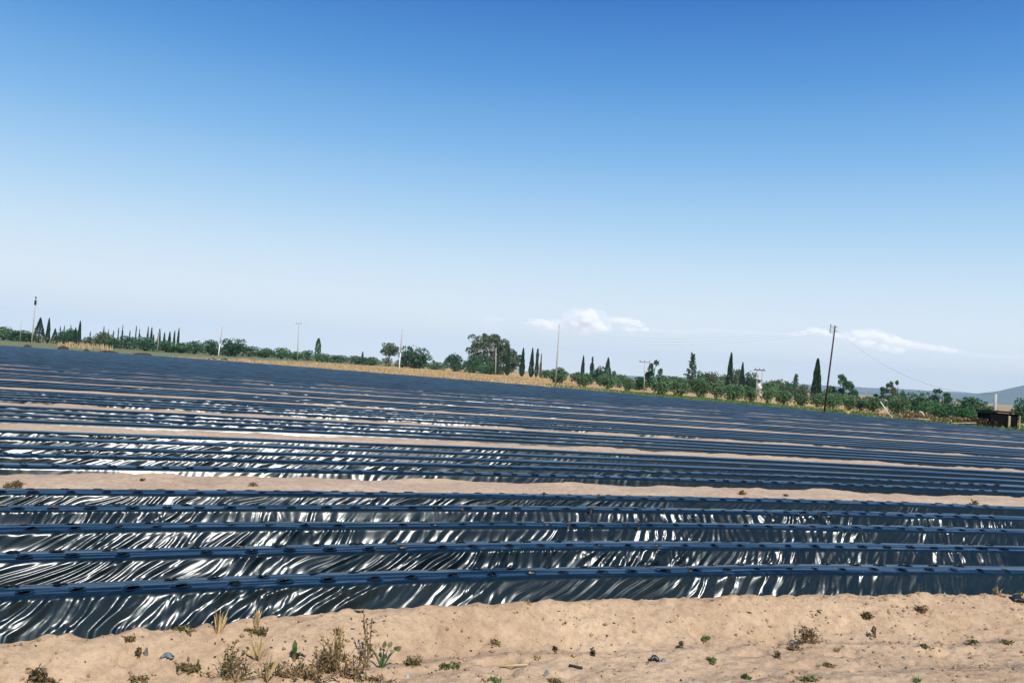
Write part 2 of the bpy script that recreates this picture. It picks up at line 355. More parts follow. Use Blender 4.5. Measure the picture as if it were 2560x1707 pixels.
# ------------------------------------------------------------------ beds under black film
PV = [-0.36, -0.117, -0.03, -0.012, 0.02, 0.08, 0.16, 0.25, 0.295, 0.335, 0.37, 0.50, 0.69]
PZ = [-0.045, -0.035, 0.142, 0.166, 0.1765, 0.181, 0.186, 0.180, 0.1745, 0.158, 0.13, -0.03, -0.048]
def topz(v): return float(np.interp(v, PV, PZ))
def film_mesh(Y0, xs, ok, nf, nt_, nb, kshear, amp, seed, holes=None, front=False):
    v = np.concatenate([[PV[0] if not front else -0.17], np.linspace(-0.117, -0.03, nf, endpoint=False), np.linspace(-0.03, 0.035, max(nf // 3, 3), endpoint=False),
                        np.linspace(0.035, 0.295, nt_, endpoint=False), np.linspace(0.295, 0.37, max(nb // 2, 2), endpoint=False), np.linspace(0.37, 0.5, nb), [0.69]])
    z = np.interp(v, PV, PZ)
    if front: z[0] = -0.16
    nx, nv = len(xs), len(v)
    Xg = np.repeat(xs[:, None], nv, 1); Vg = np.repeat(v[None], nx, 0); Zg = np.repeat(z[None], nx, 0)
    s = np.clip((Zg + 0.035) / 0.20, 0, 1)
    face = smooth(0.03, -0.02, Vg) * smooth(-0.32, -0.13, Vg)
    back = smooth(0.31, 0.38, Vg) * smooth(0.62, 0.5, Vg)
    ks = (kshear(Xg) if callable(kshear) else kshear) + 0.22 * (n1(Xg * 0.55, seed + 2) - 0.5) + 0.25 * (n1(Xg * 1.7, seed + 9) - 0.5)
    wp = 0.04 * (n2(Xg * 3.5, s * 2.2, seed + 3) - 0.5)
    w = Xg - ks * s + wp
    w2 = Xg - (0.75 * ks + 0.30 * (n1(Xg * 2.3, seed + 20) - 0.5)) * s + wp + 0.02 * (n2(Xg * 8, s * 3, seed + 4) - 0.5)
    w3 = Xg - (0.55 * ks + 0.35 * (n1(Xg * 3.1, seed + 21) - 0.5)) * s + 0.03 * (n2(Xg * 7, s * 4, seed + 22) - 0.5)
    def ridged(q, sd): return 1 - np.abs(2 * n1(q, sd) - 1)
    def pleat(q, sd):
        i = np.floor(q).astype(np.int64); f = q - i; p_ = 0.25 + 0.5 * _h(i, 7, sd); t = np.where(f < p_, f / p_, (1 - f) / (1 - p_))
        return (_h(i, 3, sd) ** 0.7) * t
    a1 = ridged(w * 4.6, seed + 5); a2 = pleat(w2 * (7.5 + 0.6 * (seed % 5)) + 2.5 * n1(Xg * 0.6, seed + 31), seed + 6); a3 = pleat(w3 * 21 + 9, seed + 7)
    mod = (0.3 + 1.0 * n2(Xg * 1.8, s * 2.2, seed + 8)) * (0.45 + 1.1 * n1(Xg * 0.45, seed + 30))
    h = (amp(Xg) if callable(amp) else amp) * mod * (0.65 * a1 ** 1.5 + (1.05 if Y0 < 12 else 0.65) * a2 * (0.45 + n2(Xg * 2.1, s * 2, seed + 10)) + (0.62 if Y0 < 12 else 0.15) * a3 * n2(Xg * 4, s * 3, seed + 12))
    taper = smooth(1.06, 0.93, s)
    h = h * face * (0.12 + 0.88 * taper) + 0.6 * h * back
    sag = 0.012 * (n2(Xg * 0.7, s * 2, seed + 11) - 0.5) * face
    top = smooth(0.0, 0.05, Vg) * smooth(0.33, 0.28, Vg)
    ht = top * (0.009 * (n2(Xg * 0.5, Vg * 14, seed + 13) - 0.5) + 0.009 * (n2(Xg * 1.3, Vg * 34, seed + 14) - 0.5) + 0.010 * (n2(Xg * 0.8, Vg * 3, seed + 15) - 0.5))
    lvl = 0.018 * (n1(Xg * 0.35, seed + 16) - 0.5)
    wob = 0.03 * (n1(Xg * 0.4, seed + 17) - 0.5)
    Vd = Vg - (h + sag) * 0.80 * np.where(Vg > 0.2, -1, 1) + wob; Zd = Zg + (h + sag) * 0.45 + ht + lvl * smooth(0.0, 0.15, Zg)
    V = np.stack([Xg, rowY(xs, Y0)[:, None] + Vd, Zd], -1).reshape(-1, 3)
    F = grid_faces(nx, nv)
    keep = np.repeat((ok[:-1] & ok[1:])[:, None], nv - 1, 1).reshape(-1)
    if holes is not None and len(holes):
        hx, hv = holes[:, 0], holes[:, 1]; ins = np.zeros((nx, nv), bool)
        for cx_, cv_ in zip(hx, hv):
            i0, i1 = np.searchsorted(xs, [cx_ - 0.07, cx_ + 0.07])
            ins[i0:i1] |= ((Xg[i0:i1] - cx_) / 0.040) ** 2 + ((Vg[i0:i1] - cv_) / 0.040) ** 2 < 1
        insf = ins.reshape(-1)[F].all(1); keep &= ~insf
    F = F[keep]; us = np.unique(F); remap = np.full(len(V), -1, np.int32); remap[us] = np.arange(len(us))
    topfun = (lvl[:, 0] + 0.0, wob[:, 0])
    return mesh_np('film', V[us], remap[F], True, [M['film']]), topfun
# planting hole: torn lip of film over a cup of soil; shade is in the soil colour, lit cups paler
def hole_mesh(seed, lit):
    r_ = np.random.RandomState(seed); n = 12; mb = MB(); rings = [(1.14, -0.004), (1.0, 0.0012), (0.95, -0.002), (0.93, -0.035), (0.6, -0.06)]
    jit = 1 + 0.10 * (r_.rand(n) - 0.5)
    for q, (r, z) in enumerate(rings):
        for k in range(n):
            a = 2 * math.pi * k / n; j = jit[k] if q < 4 else 1
            mb.v.append(Vector((0.05 * r * j * math.cos(a), 0.05 * r * j * math.sin(a), z + (0.003 * r_.rand() if q == 1 else 0))))
    for q in range(4):
        for k in range(n):
            mb.f.append((q * n + k, q * n + (k + 1) % n, (q + 1) * n + (k + 1) % n, (q + 1) * n + k)); mb.m.append(0 if q < 2 else 1)
    mb.f.append(tuple(4 * n + k for k in range(n))); mb.m.append(1)
    return mb.mesh('planting_hole', [M['film'], M['clod'] if lit else M['shaded_hole_soil']], True)
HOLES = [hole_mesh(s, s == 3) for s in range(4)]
GNAME = ['nearest band of film beds', 'second band of film beds', 'third band of film beds', 'fourth band of film beds', 'fifth band of film beds', 'sixth band of film beds', 'seventh band of film beds', 'eighth band of film beds']
def bedlabel(g, i, n):
    if g == 0:
        return ['black plastic film bed nearest the camera, beside the foreground soil bank', 'second black film bed from the foreground soil bank', 'middle black film bed of the five in front of the nearest soil strip',
                'fourth black film bed from the foreground soil bank', 'fifth black film bed, directly in front of the nearest bare soil strip'][i]
    where = 'behind the %s bare soil strip' % ORD[g] if g > 1 else 'behind the nearest bare soil strip'
    if i == 0: return 'first black film bed directly ' + where
    if i == n - 1: return 'last black film bed of the band ' + where
    return '%s black film bed of the band %s' % (ORD[i + 1], where)
def shear_for(g, i):
    if g == 0:
        return [lambda x: 0.30 - 0.03 * np.clip(x, -4, 6), lambda x: 0.24 - 0.085 * np.clip(x + 0.5, -3.5, 2.4) , lambda x: 0.13 - 0.03 * np.clip(x, -4, 3), lambda x: 0.02 + 0.0 * x, lambda x: 0.38 + 0 * x][i]
    if i == 0: return lambda x: 0.10 + 0.03 * np.clip(x, 0, 6)
    return lambda x: 0.42 + 0 * x
for g, (Yg0, n) in enumerate(GROUPS[:8]):
    for i in range(n):
        Y0 = Yg0 + i * 1.03
        wl_ = 0.66 * Y0 + 1.2
        if g == 0: dx, nf, nt_, nb = 0.0125, 22, 21, 4
        elif g == 1: dx, nf, nt_, nb = 0.022, 14, 6, 3
        elif g < 4: dx, nf, nt_, nb = 0.05, 8, 4, 2
        else: dx, nf, nt_, nb = 0.1, 6, 3, 2
        hi_ = wl_ + 0.18 * Y0 if g else wl_ + 0.6
        xs = np.concatenate([np.arange(-wl_ - 16, -wl_, max(0.12, dx)), np.arange(-wl_, hi_, dx), np.arange(hi_, hi_ + 26, max(0.12, dx))])
        ok = rowY(xs, Y0) < edgeY(xs) - 0.6
        hl = []
        if g == 0 or (g == 1 and i < 2):
            off = random.uniform(0, 0.29); half = 0.635 * Y0
            for line, vv in ((0, 0.085), (1, 0.235)):
                x = -half + off + 0.145 * line - 0.3
                while x < half + 0.25 * (Y0 * 0.12) + 0.6:
                    if random.random() > 0.03: hl.append((x + random.uniform(-0.02, 0.02), vv + random.uniform(-0.012, 0.012)))
                    x += 0.285 + random.uniform(-0.012, 0.012)
        hl = np.array(hl) if hl else None
        root = bpy.data.objects.new('film_covered_bed', None); col.objects.link(root); root.location = (0, Y0, 0); root.empty_display_size = 0.3
        tag(root, bedlabel(g, i, n), 'mulch bed', GNAME[g])
        me, (lv, wb) = film_mesh(Y0, xs, ok, nf, nt_, nb, shear_for(g, i), (lambda x, q=(0.72 if i in (0, 4) else 0.4): 0.026 * (1 - q * smooth(0.5, 6, x))) if g == 0 else (lambda x, Y0=Y0, q=(0.024 if g == 1 else ((0.005 if i == 0 else 0.036) if g == 2 else 0.03)): q * (1 - 0.75 * smooth(-0.1 * Y0, 0.45 * Y0, x))), 100 + g * 37 + i * 7, hl if g == 0 else None, front=(i == 0))
        f = link('film', me, root, (0, -Y0, 0))
        if hl is not None:
            for (hx, hv) in hl:
                q = random.random(); h = link('planting_hole', HOLES[3 if q < 0.12 else int(q * 97) % 3], root)
                h.location = (hx, float(rowY(hx, Y0)) - Y0 + hv + float(np.interp(hx, xs, wb)), topz(hv) + float(np.interp(hx, xs, lv)) + (0.001 if g == 0 else 0.03 if False else 0.004))
                h.rotation_euler = (0, 0, random.uniform(0, 6.28)); s_ = random.uniform(0.84, 1.12); h.scale = (s_ * random.uniform(0.9, 1.3), s_, 1)
# beds too far off to be told apart
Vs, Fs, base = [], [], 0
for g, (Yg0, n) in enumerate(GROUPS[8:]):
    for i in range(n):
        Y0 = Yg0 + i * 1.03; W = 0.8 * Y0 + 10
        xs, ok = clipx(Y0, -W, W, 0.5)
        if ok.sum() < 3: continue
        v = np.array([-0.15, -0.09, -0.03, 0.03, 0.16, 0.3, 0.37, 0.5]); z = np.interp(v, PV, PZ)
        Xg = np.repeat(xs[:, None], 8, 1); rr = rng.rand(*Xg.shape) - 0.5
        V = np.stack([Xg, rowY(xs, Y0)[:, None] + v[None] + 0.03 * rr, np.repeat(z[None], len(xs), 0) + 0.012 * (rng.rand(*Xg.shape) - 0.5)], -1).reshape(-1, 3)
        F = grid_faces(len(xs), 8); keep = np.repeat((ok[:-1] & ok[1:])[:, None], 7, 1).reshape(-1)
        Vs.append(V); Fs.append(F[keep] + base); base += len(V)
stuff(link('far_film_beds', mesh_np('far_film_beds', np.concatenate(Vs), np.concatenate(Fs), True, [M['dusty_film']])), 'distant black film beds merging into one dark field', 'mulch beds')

# ------------------------------------------------------------------ trees
def crown_np(pts, dirs, size, seed, asp=0.5, ax=1.0):
    """one pointed leaf clump per point; pts (n,3), dirs (n,3)"""
    r_ = np.random.RandomState(seed); n = len(pts)
    d = dirs / (np.linalg.norm(dirs, axis=1)[:, None] + 1e-9); q = r_.normal(size=(n, 3)); sd = np.cross(d, q); sd /= np.linalg.norm(sd, axis=1)[:, None] + 1e-9
    L = size * (0.6 + 0.8 * r_.rand(n))[:, None]
    sc_ = np.array([ax, ax, 1.0]); d = d * sc_; sd = sd * sc_
    V = np.stack([pts - d * L * 0.5, pts + sd * L * asp * 0.5, pts + d * L * 0.5, pts - sd * L * asp * 0.5], 1).reshape(-1, 3)
    return V, np.arange(4 * n).reshape(-1, 4)
def clumpy(n, seed, k=26, zlo=0.0, rad=0.5, cz=0.55, hz_=0.5, csz=(0.13, 0.24), flat=1.0, under=0.0):
    """points on the skins of many clumps packed in an ellipsoid"""
    r_ = np.random.RandomState(seed); C = []
    while len(C) < k:
        p = r_.uniform(-1, 1, 3)
        if 0.1 < np.linalg.norm(p) < 0.78: C.append(p)
    C = np.array(C); S = r_.uniform(csz[0], csz[1], k)
    w = S ** 2 / (S ** 2).sum(); idx = r_.choice(k, n, p=w)
    q = r_.normal(size=(n, 3)); q /= np.linalg.norm(q, axis=1)[:, None]
    q[:, 2] = np.where((q[:, 2] < -0.2) & (r_.rand(n) > under), -q[:, 2], q[:, 2])
    P = C[idx] * np.array([rad, rad, hz_]) + q * (S[idx] * r_.uniform(0.75, 1.05, n))[:, None] * np.array([1, 1, flat])
    P[:, 2] += cz
    return P, q + 0.6 * r_.normal(size=(n, 3))
PROTO = {}
def proto(kind, var):
    key = (kind, var)
    if key in PROTO: return PROTO[key]
    sd = sum(ord(c) for c in kind) * 7 + var * 13; r_ = np.random.RandomState(sd)
    tr = MB()
    def limbs(h0, h1, n, spread_, r0):
        tr.tube([(0, 0, -0.03), (0.01, 0, h0 * 0.5), (0.0, 0.01, h0)], [r0 * 1.3, r0, r0 * 0.85], 7)
        for k in range(n):
            a = 6.28 * k / n + r_.rand(); e = Vector((math.cos(a) * spread_, math.sin(a) * spread_, h1 * r_.uniform(0.8, 1.1)))
            tr.tube([(0, 0, h0 * 0.9), (e.x * 0.45, e.y * 0.45, h0 + (e.z - h0) * 0.5), e], [r0 * 0.7, r0 * 0.45, r0 * 0.15], 5)
    if kind == 'olive':
        limbs(0.22, 0.75, 6, 0.3, 0.045); P, D = clumpy(1700, sd, 34, rad=0.44, cz=0.58, hz_=0.38, csz=(0.10, 0.19), under=0.95); me = crown_np(P, D, 0.085, sd)
    elif kind == 'round':
        limbs(0.2, 0.8, 6, 0.3, 0.05); P, D = clumpy(2400, sd, 40, rad=0.43, cz=0.54, hz_=0.45, csz=(0.10, 0.19), under=0.95); me = crown_np(P, D, 0.07, sd)
    elif kind == 'bush':
        limbs(0.08, 0.5, 6, 0.35, 0.04); P, D = clumpy(1500, sd, 30, rad=0.45, cz=0.42, hz_=0.46, csz=(0.12, 0.22), under=0.95); me = crown_np(P, D, 0.08, sd)
    elif kind in ('cypress', 'conifer', 'poplar', 'thin'):
        n = {'cypress': 2600, 'conifer': 2600, 'poplar': 1600, 'thin': 900}[kind]
        tr.tube([(0, 0, -0.02), (0, 0, 0.5), (0, 0, 0.93)], [0.05, 0.035, 0.008], 6)
        z = r_.rand(n) ** 0.85
        prof = {'cypress': lambda z: 0.5 * np.clip((z / 0.16), 0, 1) ** 0.5 * (1 - z) ** 0.62 * 1.06, 'conifer': lambda z: 0.5 * np.clip(z / 0.06, 0, 1) * (1 - z) ** 0.8,
                'poplar': lambda z: 0.5 * np.sin(np.clip(z * 0.92 + 0.06, 0, 1) * 3.14) ** 0.6, 'thin': lambda z: 0.5 * np.clip(z / 0.1, 0, 1) * (1 - z) ** 0.55 * (0.45 + 0.8 * (n1(z * 9, sd)))}[kind](z)
        a = r_.rand(n) * 6.283
        lump = 0.82 + 0.36 * n2(a * 1.6, z * 9, sd)
        rr = prof * lump * np.sqrt(r_.uniform(0.55, 1.02, n)); P = np.stack([rr * np.cos(a), rr * np.sin(a), 0.02 + z * 0.98], -1)
        up = 1.6 if kind != 'conifer' else 0.3
        D = np.stack([np.cos(a), np.sin(a), np.full(n, up)], -1) + 0.45 * r_.normal(size=(n, 3)) * np.array([1, 1, 0.4])
        me = crown_np(P, D * np.array([1, 1, 0.9]), 0.05 if kind != 'thin' else 0.07, sd, 0.7, 1.5 if kind == 'conifer' else 3.2)
    elif kind == 'pine':
        tr.tube([(0, 0, -0.02), (0.01, 0, 0.5), (0, 0, 0.97)], [0.045, 0.03, 0.006], 6); P, D = [], []
        for k in range(34):
            zc = 0.12 + 0.84 * (k / 33); a = k * 2.4 + r_.rand(); L = 0.5 * (1 - zc) ** 0.75 * r_.uniform(0.6, 1.15) + 0.04
            e = Vector((math.cos(a) * L, math.sin(a) * L, zc + 0.02)); tr.tube([(0, 0, zc - 0.03), e], [0.012, 0.004], 4)
            m = int(70 * (L + 0.12)) + 14; t = r_.uniform(0.25, 1.05, m)[:, None]
            P.append(np.array([[0, 0, zc - 0.03]]) * (1 - t) + np.array([list(e)]) * t + r_.normal(size=(m, 3)) * np.array([0.035, 0.035, 0.02])); D.append(np.array([[e.x, e.y, 0.12]]) + 0.12 * r_.normal(size=(m, 3)))
        P, D = np.concatenate(P), np.concatenate(D); me = crown_np(P, D, 0.075, sd)
    elif kind == 'lollipop':
        limbs(0.4, 0.85, 5, 0.25, 0.03); P, D = clumpy(1500, sd, 26, rad=0.42, cz=0.72, hz_=0.24, csz=(0.10, 0.17), under=0.6, flat=0.6); P2, D2 = clumpy(300, sd + 1, 8, rad=0.22, cz=0.25, hz_=0.2, csz=(0.1, 0.16))
        me = crown_np(np.concatenate([P, P2]), np.concatenate([D, D2]), 0.07, sd)
    elif kind == 'ragged':
        tr.tube([(0, 0, -0.02), (0.02, 0, 0.25), (0, 0, 0.5), (0.05, 0, 0.8)], [0.05, 0.04, 0.03, 0.01], 6); P, D = [], []
        for k in range(15):
            a = r_.rand() * 6.28; zc = r_.uniform(0.18, 0.93); q = 0.36 * math.sin(min(1, zc * 1.1) * 2.9) ** 0.5 * r_.uniform(0.35, 1.1)
            c = np.array([math.cos(a) * q, math.sin(a) * q, zc]); s = r_.uniform(0.09, 0.17) * (1.1 - 0.4 * zc)
            tr.tube([(0.01, 0, max(zc - 0.2, 0.05)), tuple(c)], [0.018, 0.006], 4)
            d = r_.normal(size=(150, 3)); d /= np.linalg.norm(d, axis=1)[:, None]; P.append(c + d * s * r_.uniform(0.4, 1.05, 150)[:, None] * np.array([1.1, 1.1, 0.75])); D.append(d + 0.5 * r_.normal(size=(150, 3)))
        P, D = np.concatenate(P), np.concatenate(D); P[:, 2] = np.clip(P[:, 2], 0.02, 1.02); me = crown_np(P, D, 0.07, sd)
    elif kind == 'eucalyptus':
        P, D = [], []
        lob = [(-0.28, 0, 0.84, 0.17), (-0.10, 0.05, 0.88, 0.15), (-0.38, 0, 0.66, 0.13), (-0.18, -0.08, 0.68, 0.17), (0.05, 0, 0.76, 0.16), (-0.36, 0.05, 0.42, 0.14), (-0.2, -0.1, 0.45, 0.17), (0.02, 0.05, 0.55, 0.17), (0.0, -0.1, 0.35, 0.16),
               (0.2, 0, 0.6, 0.15), (0.24, 0.06, 0.42, 0.15), (0.18, 0, 0.70, 0.10), (0.36, 0, 0.52, 0.11), (0.4, 0.05, 0.36, 0.12), (-0.40, -0.05, 0.2, 0.15), (-0.25, -0.1, 0.2, 0.16), (0.1, 0, 0.2, 0.13), (0.33, 0, 0.2, 0.12), (-0.2, 0.1, 0.95, 0.06), (0.0, 0, 0.9, 0.08)]
        for (x, y_, z_, s) in lob:
            tr.tube([(x * 0.3, y_ * 0.3, -0.02), (x * 0.55, y_ * 0.5, z_ * 0.45), (x, y_, z_)], [0.02, 0.014, 0.004], 5)
            for j in range(6):
                o = r_.normal(size=3) * s * 0.5; c = np.array([x, y_, z_]) + o * np.array([1, 1, 0.8]); d = r_.normal(size=(130, 3)); d /= np.linalg.norm(d, axis=1)[:, None]
                d[:, 2] = np.where((d[:, 2] < -0.3) & (r_.rand(130) < 0.6), -d[:, 2], d[:, 2])
                P.append(c + d * s * 0.62 * r_.uniform(0.7, 1.05, 130)[:, None]); D.append(d + 0.6 * r_.normal(size=(130, 3)))
        P, D = np.concatenate(P), np.concatenate(D); P[:, 2] = np.clip(P[:, 2], 0.01, 1.03); me = crown_np(P, D, 0.042, sd)
    V_, F_ = me; lo, hi = np.percentile(V_, 1, 0), np.percentile(V_, 99, 0)
    if kind in ('olive', 'round', 'bush', 'ragged', 'lollipop', 'eucalyptus'):
        V_ = V_ - np.array([(lo[0] + hi[0]) / 2, (lo[1] + hi[1]) / 2, 0]); V_[:, :2] /= max(hi[0] - lo[0], hi[1] - lo[1])
        zl = {'olive': 0.07, 'round': 0.02, 'bush': -0.02, 'ragged': 0.06, 'lollipop': 0.02, 'eucalyptus': 0.0}[kind]
        V_[:, 2] = zl + (V_[:, 2] - lo[2]) / (hi[2] - lo[2]) * (1 - zl); V_[:, 2] = np.maximum(V_[:, 2], 0.0)
        me = (V_, F_)
    PROTO[key] = (tr.mesh('trunk', [M['bark']], True), {}, me); return PROTO[key]
def tree(name, kind, leafm, label, cat, group, u, vtop, vbase, wpx, Y=None, var=None, lean=0.0, dz=0.0):
    Yd = Y or depth(u, vbase)
    var = random.randrange(4) if var is None else var
    trm, cache, (V, F) = proto(kind, var)
    if leafm not in cache: cache[leafm] = mesh_np('crown', V, F, False, [M[leafm]])
    b = at_y(u, vbase, Yd); h = (vbase - vtop) * Yd / FPX * 1.0; base = Vector((b.x, Yd, -0.04)); top = at_y(u, vtop, Yd)
    h = top.z + 0.04; w = wpx * Yd / FPX * (1.2 if kind in ('round', 'bush') else (0.95 if kind == 'olive' else 1.0))
    e = bpy.data.objects.new(name, None); col.objects.link(e); e.location = base; e.empty_display_size = 1
    e.scale = (w, w, h); e.rotation_euler = (0, lean, random.uniform(-0.5, 0.5) if kind == 'eucalyptus' and False else (0 if kind == 'eucalyptus' else random.uniform(0, 6.28)))
    link('trunk', trm, e); link('crown', cache[leafm], e)
    tag(e, label, cat, group); return e
T = tree
GF, GO, GC = 'trees behind the far left of the field', 'olive trees along the right field margin', 'cypresses behind the field'
# far left
T('bush', 'bush', 'bush_leaf', 'green bush at the extreme left end of the far hedge', 'bush', GF, 8, 818, 853, 52, 270)
T('bush', 'bush', 'bush_leaf', 'low green bush just left of the tall leftmost lamp pole', 'bush', GF, 48, 826, 856, 52, 260)
T('bush', 'bush', 'bush_leaf', 'low bush directly behind the leftmost lamp pole', 'bush', GF, 75, 832, 857, 34, 262)
T('conifer_tree', 'conifer', 'cyp_leaf', 'broad dark conifer right of the leftmost lamp pole', 'tree', GF, 96, 794, 858, 34, 265)
T('cypress_tree', 'cypress', 'cyp_leaf', 'slim cypress just right of the broad dark conifer on the left', 'cypress', GC, 118, 795, 858, 12, 268)
T('conifer_tree', 'conifer', 'dark_leaf', 'short pointed dark conifer between two slim cypresses at left', 'tree', GF, 135, 821, 860, 20, 265)
T('round_tree', 'round', 'dark_leaf', 'dark leafy tree between the short conifer and slim cypress at left', 'tree', GF, 156, 827, 861, 34, 270)
T('round_tree', 'round', 'dark_leaf', 'dark leafy tree directly left of a slim leaning cypress', 'tree', GF, 177, 824, 862, 30, 268)
T('cypress_tree', 'cypress', 'cyp_leaf', 'stubby cypress beside the slim leaning cypress at left', 'cypress', GC, 186, 819, 861, 12, 262)
T('cypress_tree', 'cypress', 'cyp_leaf', 'slim leaning cypress standing above dry yellow reeds at left', 'cypress', GC, 196, 802, 862, 11, 260)
for k, (u, vt) in enumerate([(147, 816), (157, 814), (173, 812), (223, 829), (256, 816), (268, 824), (281, 826), (293, 820), (303, 813), (322, 826), (337, 815), (346, 822)]):
    T('cypress_tree', 'thin', 'cyp_leaf', 'tiny faint cypress spire behind the left hedge, %s from the left' % ORD[k + 1], 'cypress', 'tiny far cypress spires', u, vt, 866, 6, 620, var=k % 3)
T('bush', 'bush', 'grey_leaf', 'low greyish shrub among dry reeds right of the leaning cypress', 'bush', GF, 222, 843, 866, 36, 262)
T('round_tree', 'round', 'grey_leaf', 'pale grey-green round tree in the left half of the far hedge', 'tree', GF, 256, 831, 869, 40, 255)
T('bush', 'bush', 'bush_leaf', 'yellowish green shrub right of the pale round tree at left', 'bush', GF, 286, 846, 872, 42, 240)
T('bush', 'bush', 'dark_leaf', 'dark bush left of the row of cypresses in the far hedge', 'bush', GF, 318, 841, 873, 44, 245)
T('bush', 'bush', 'dark_leaf', 'largest dark bush below the cluster of small cypresses', 'bush', GF, 364, 844, 879, 62, 235)
for u, vt, w, lb in [(367, 817, 7, 'leftmost slim spire of the small cypress cluster'), (376, 818, 9, 'second cypress from the left in the small cluster'), (382, 836, 8, 'shortest cypress of the small cluster'),
                     (396, 822, 11, 'cypress beside a thin pale pole in the small cluster'), (409, 831, 9, 'short cypress right of the thin pale pole'), (422, 829, 11, 'bushy cypress, third from the right of the small cluster'),
                     (434, 826, 8, 'second cypress from the right in the small cluster'), (444, 820, 8, 'rightmost slim cypress of the small cluster')]:
    T('cypress_tree', 'cypress', 'cyp_leaf', lb, 'cypress', GC, u, vt, 866, w, 300)
T('bush', 'bush', 'bush_leaf', 'green bush below the rightmost cypress of the small cluster', 'bush', GF, 415, 853, 880, 52, 240)
T('bush', 'bush', 'bush_leaf', 'low bush right of the small cypress cluster', 'bush', GF, 452, 857, 881, 46, 240)
T('bush', 'bush', 'dark_leaf', 'rounded dark bush left of a short white pole', 'bush', GF, 484, 853, 883, 42, 245)
T('bush', 'bush', 'bush_leaf', 'green bush directly behind the short white pole', 'bush', GF, 528, 852, 885, 52, 250)
T('round_tree', 'round', 'dark_leaf', 'taller dark round tree just right of the short white pole', 'tree', GF, 578, 848, 886, 54, 255)
for u, vt, vb, w, lb in [(622, 866, 888, 50, 'low green bush right of the taller dark round tree'), (662, 871, 891, 46, 'low green bush in the middle of the left hedge'), (703, 870, 893, 40, 'rounded bush left of the T-topped pole'),
                         (738, 879, 896, 36, 'low bush behind the foot of the T-topped pole'), (768, 876, 898, 30, 'rounded bush left of the lone poplar'), (808, 884, 901, 40, 'low bush at the foot of the lone poplar'),
                         (846, 888, 904, 46, 'low hedge bush right of the lone poplar'), (890, 890, 908, 48, 'low hedge bush midway between poplar and long-stemmed tree'), (928, 893, 911, 44, 'low hedge bush left of the long-stemmed tree'),
                         (1005, 899, 917, 34, 'low bush between the long-stemmed tree and dark round tree'), (1086, 905, 922, 50, 'low pale bush between two dark round trees')]:
    T('bush', 'bush', 'bush_leaf' if w < 47 else 'olive_leaf', lb, 'bush', 'low bushes of the middle hedge', u, vt, vb, w, 300)
T('poplar_tree', 'poplar', 'bush_leaf', 'lone narrow poplar rising above the low hedge', 'tree', None, 793, 846, 898, 15, 310)
T('cypress_tree', 'cypress', 'dark_leaf', 'tiny conifer tip between the poplar and long-stemmed tree', 'cypress', GC, 905, 879, 908, 9, 380)
T('long_stemmed_tree', 'lollipop', 'grey_leaf', 'grey-green tree with round crown on a long stem', 'tree', None, 971, 858, 913, 40, 310)
T('round_tree', 'round', 'dark_leaf', 'dark round tree right of the long-stemmed tree', 'tree', None, 1037, 869, 920, 64, 300)
T('round_tree', 'round', 'dark_leaf', 'smaller dark round tree left of the large eucalyptus', 'tree', None, 1137, 887, 926, 46, 290)
T('eucalyptus_tree', 'eucalyptus', 'grey_leaf', 'largest tree of the skyline, tall spreading grey-green eucalyptus', 'tree', None, 1231, 838, 934, 128, 285, 0)
T('bush', 'bush', 'dark_leaf', 'dark bush at the left foot of the large eucalyptus', 'bush', None, 1184, 889, 931, 42, 270)
T('bush', 'bush', 'bush_leaf', 'bright green bush under the right side of the eucalyptus', 'bush', None, 1222, 912, 935, 50, 265)
T('cypress_tree', 'cypress', 'cyp_leaf', 'thin dark cypress beside the pole in front of the eucalyptus', 'cypress', GC, 1243, 884, 936, 9, 262)
T('cypress_tree', 'cypress', 'cyp_leaf', 'cypress standing against the right part of the eucalyptus', 'cypress', GC, 1268, 868, 938, 15, 262)
T('cypress_tree', 'cypress', 'cyp_leaf', 'freestanding cypress right of the eucalyptus', 'cypress', GC, 1304, 870, 940, 15, 260)
T('cypress_tree', 'cypress', 'cyp_leaf', 'second freestanding cypress right of the eucalyptus', 'cypress', GC, 1327, 870, 942, 14, 258)
T('cypress_tree', 'thin', 'cyp_leaf', 'sparse see-through cypress beside a reddish dead spire', 'cypress', GC, 1340, 872, 943, 15, 256)
T('dead_tree', 'thin', 'dead_leaf', 'reddish dead conifer spire right of the paired cypresses', 'tree', None, 1350, 884, 943, 7, 262)
T('bush', 'bush', 'bush_leaf', 'low bushes right of the reddish dead spire', 'bush', None, 1366, 925, 945, 30, 262)
# right half
T('olive_tree', 'olive', 'olive_leaf', 'olive tree behind the tall thin pole in the middle', 'olive tree', GO, 1394, 920, 961, 54, 140)
for u, vt, vb, w, Yd in [(1368, 928, 950, 30, 210), (1435, 930, 950, 34, 210)]:
    pass
T('cypress_tree', 'cypress', 'cyp_leaf', 'slim cypress above the second olive tree right of the tall pole', 'cypress', GC, 1455, 889, 950, 12, 230)
T('thin_conifer', 'thin', 'cyp_leaf', 'sparse small conifer just right of a slim cypress', 'tree', None, 1478, 892, 950, 15, 225)
T('olive_tree', 'olive', 'grey_leaf', 'pale olive tree partly behind the darker olive under the slim cypress', 'olive tree', GO, 1446, 931, 960, 44, 160)
T('olive_tree', 'olive', 'olive_leaf', 'dark olive bush directly below the slim cypress', 'olive tree', GO, 1462, 934, 968, 42, 125)
T('round_tree', 'round', 'dark_leaf', 'dark round tree leaning against a pointed conifer', 'tree', None, 1496, 918, 957, 38, 190)
T('conifer_tree', 'conifer', 'cyp_leaf', 'pointed dark conifer above the third olive bush', 'tree', None, 1517, 893, 955, 26, 195)
T('olive_tree', 'olive', 'olive_leaf', 'round olive bush below the pointed conifer', 'olive tree', GO, 1517, 936, 974, 46, 118)
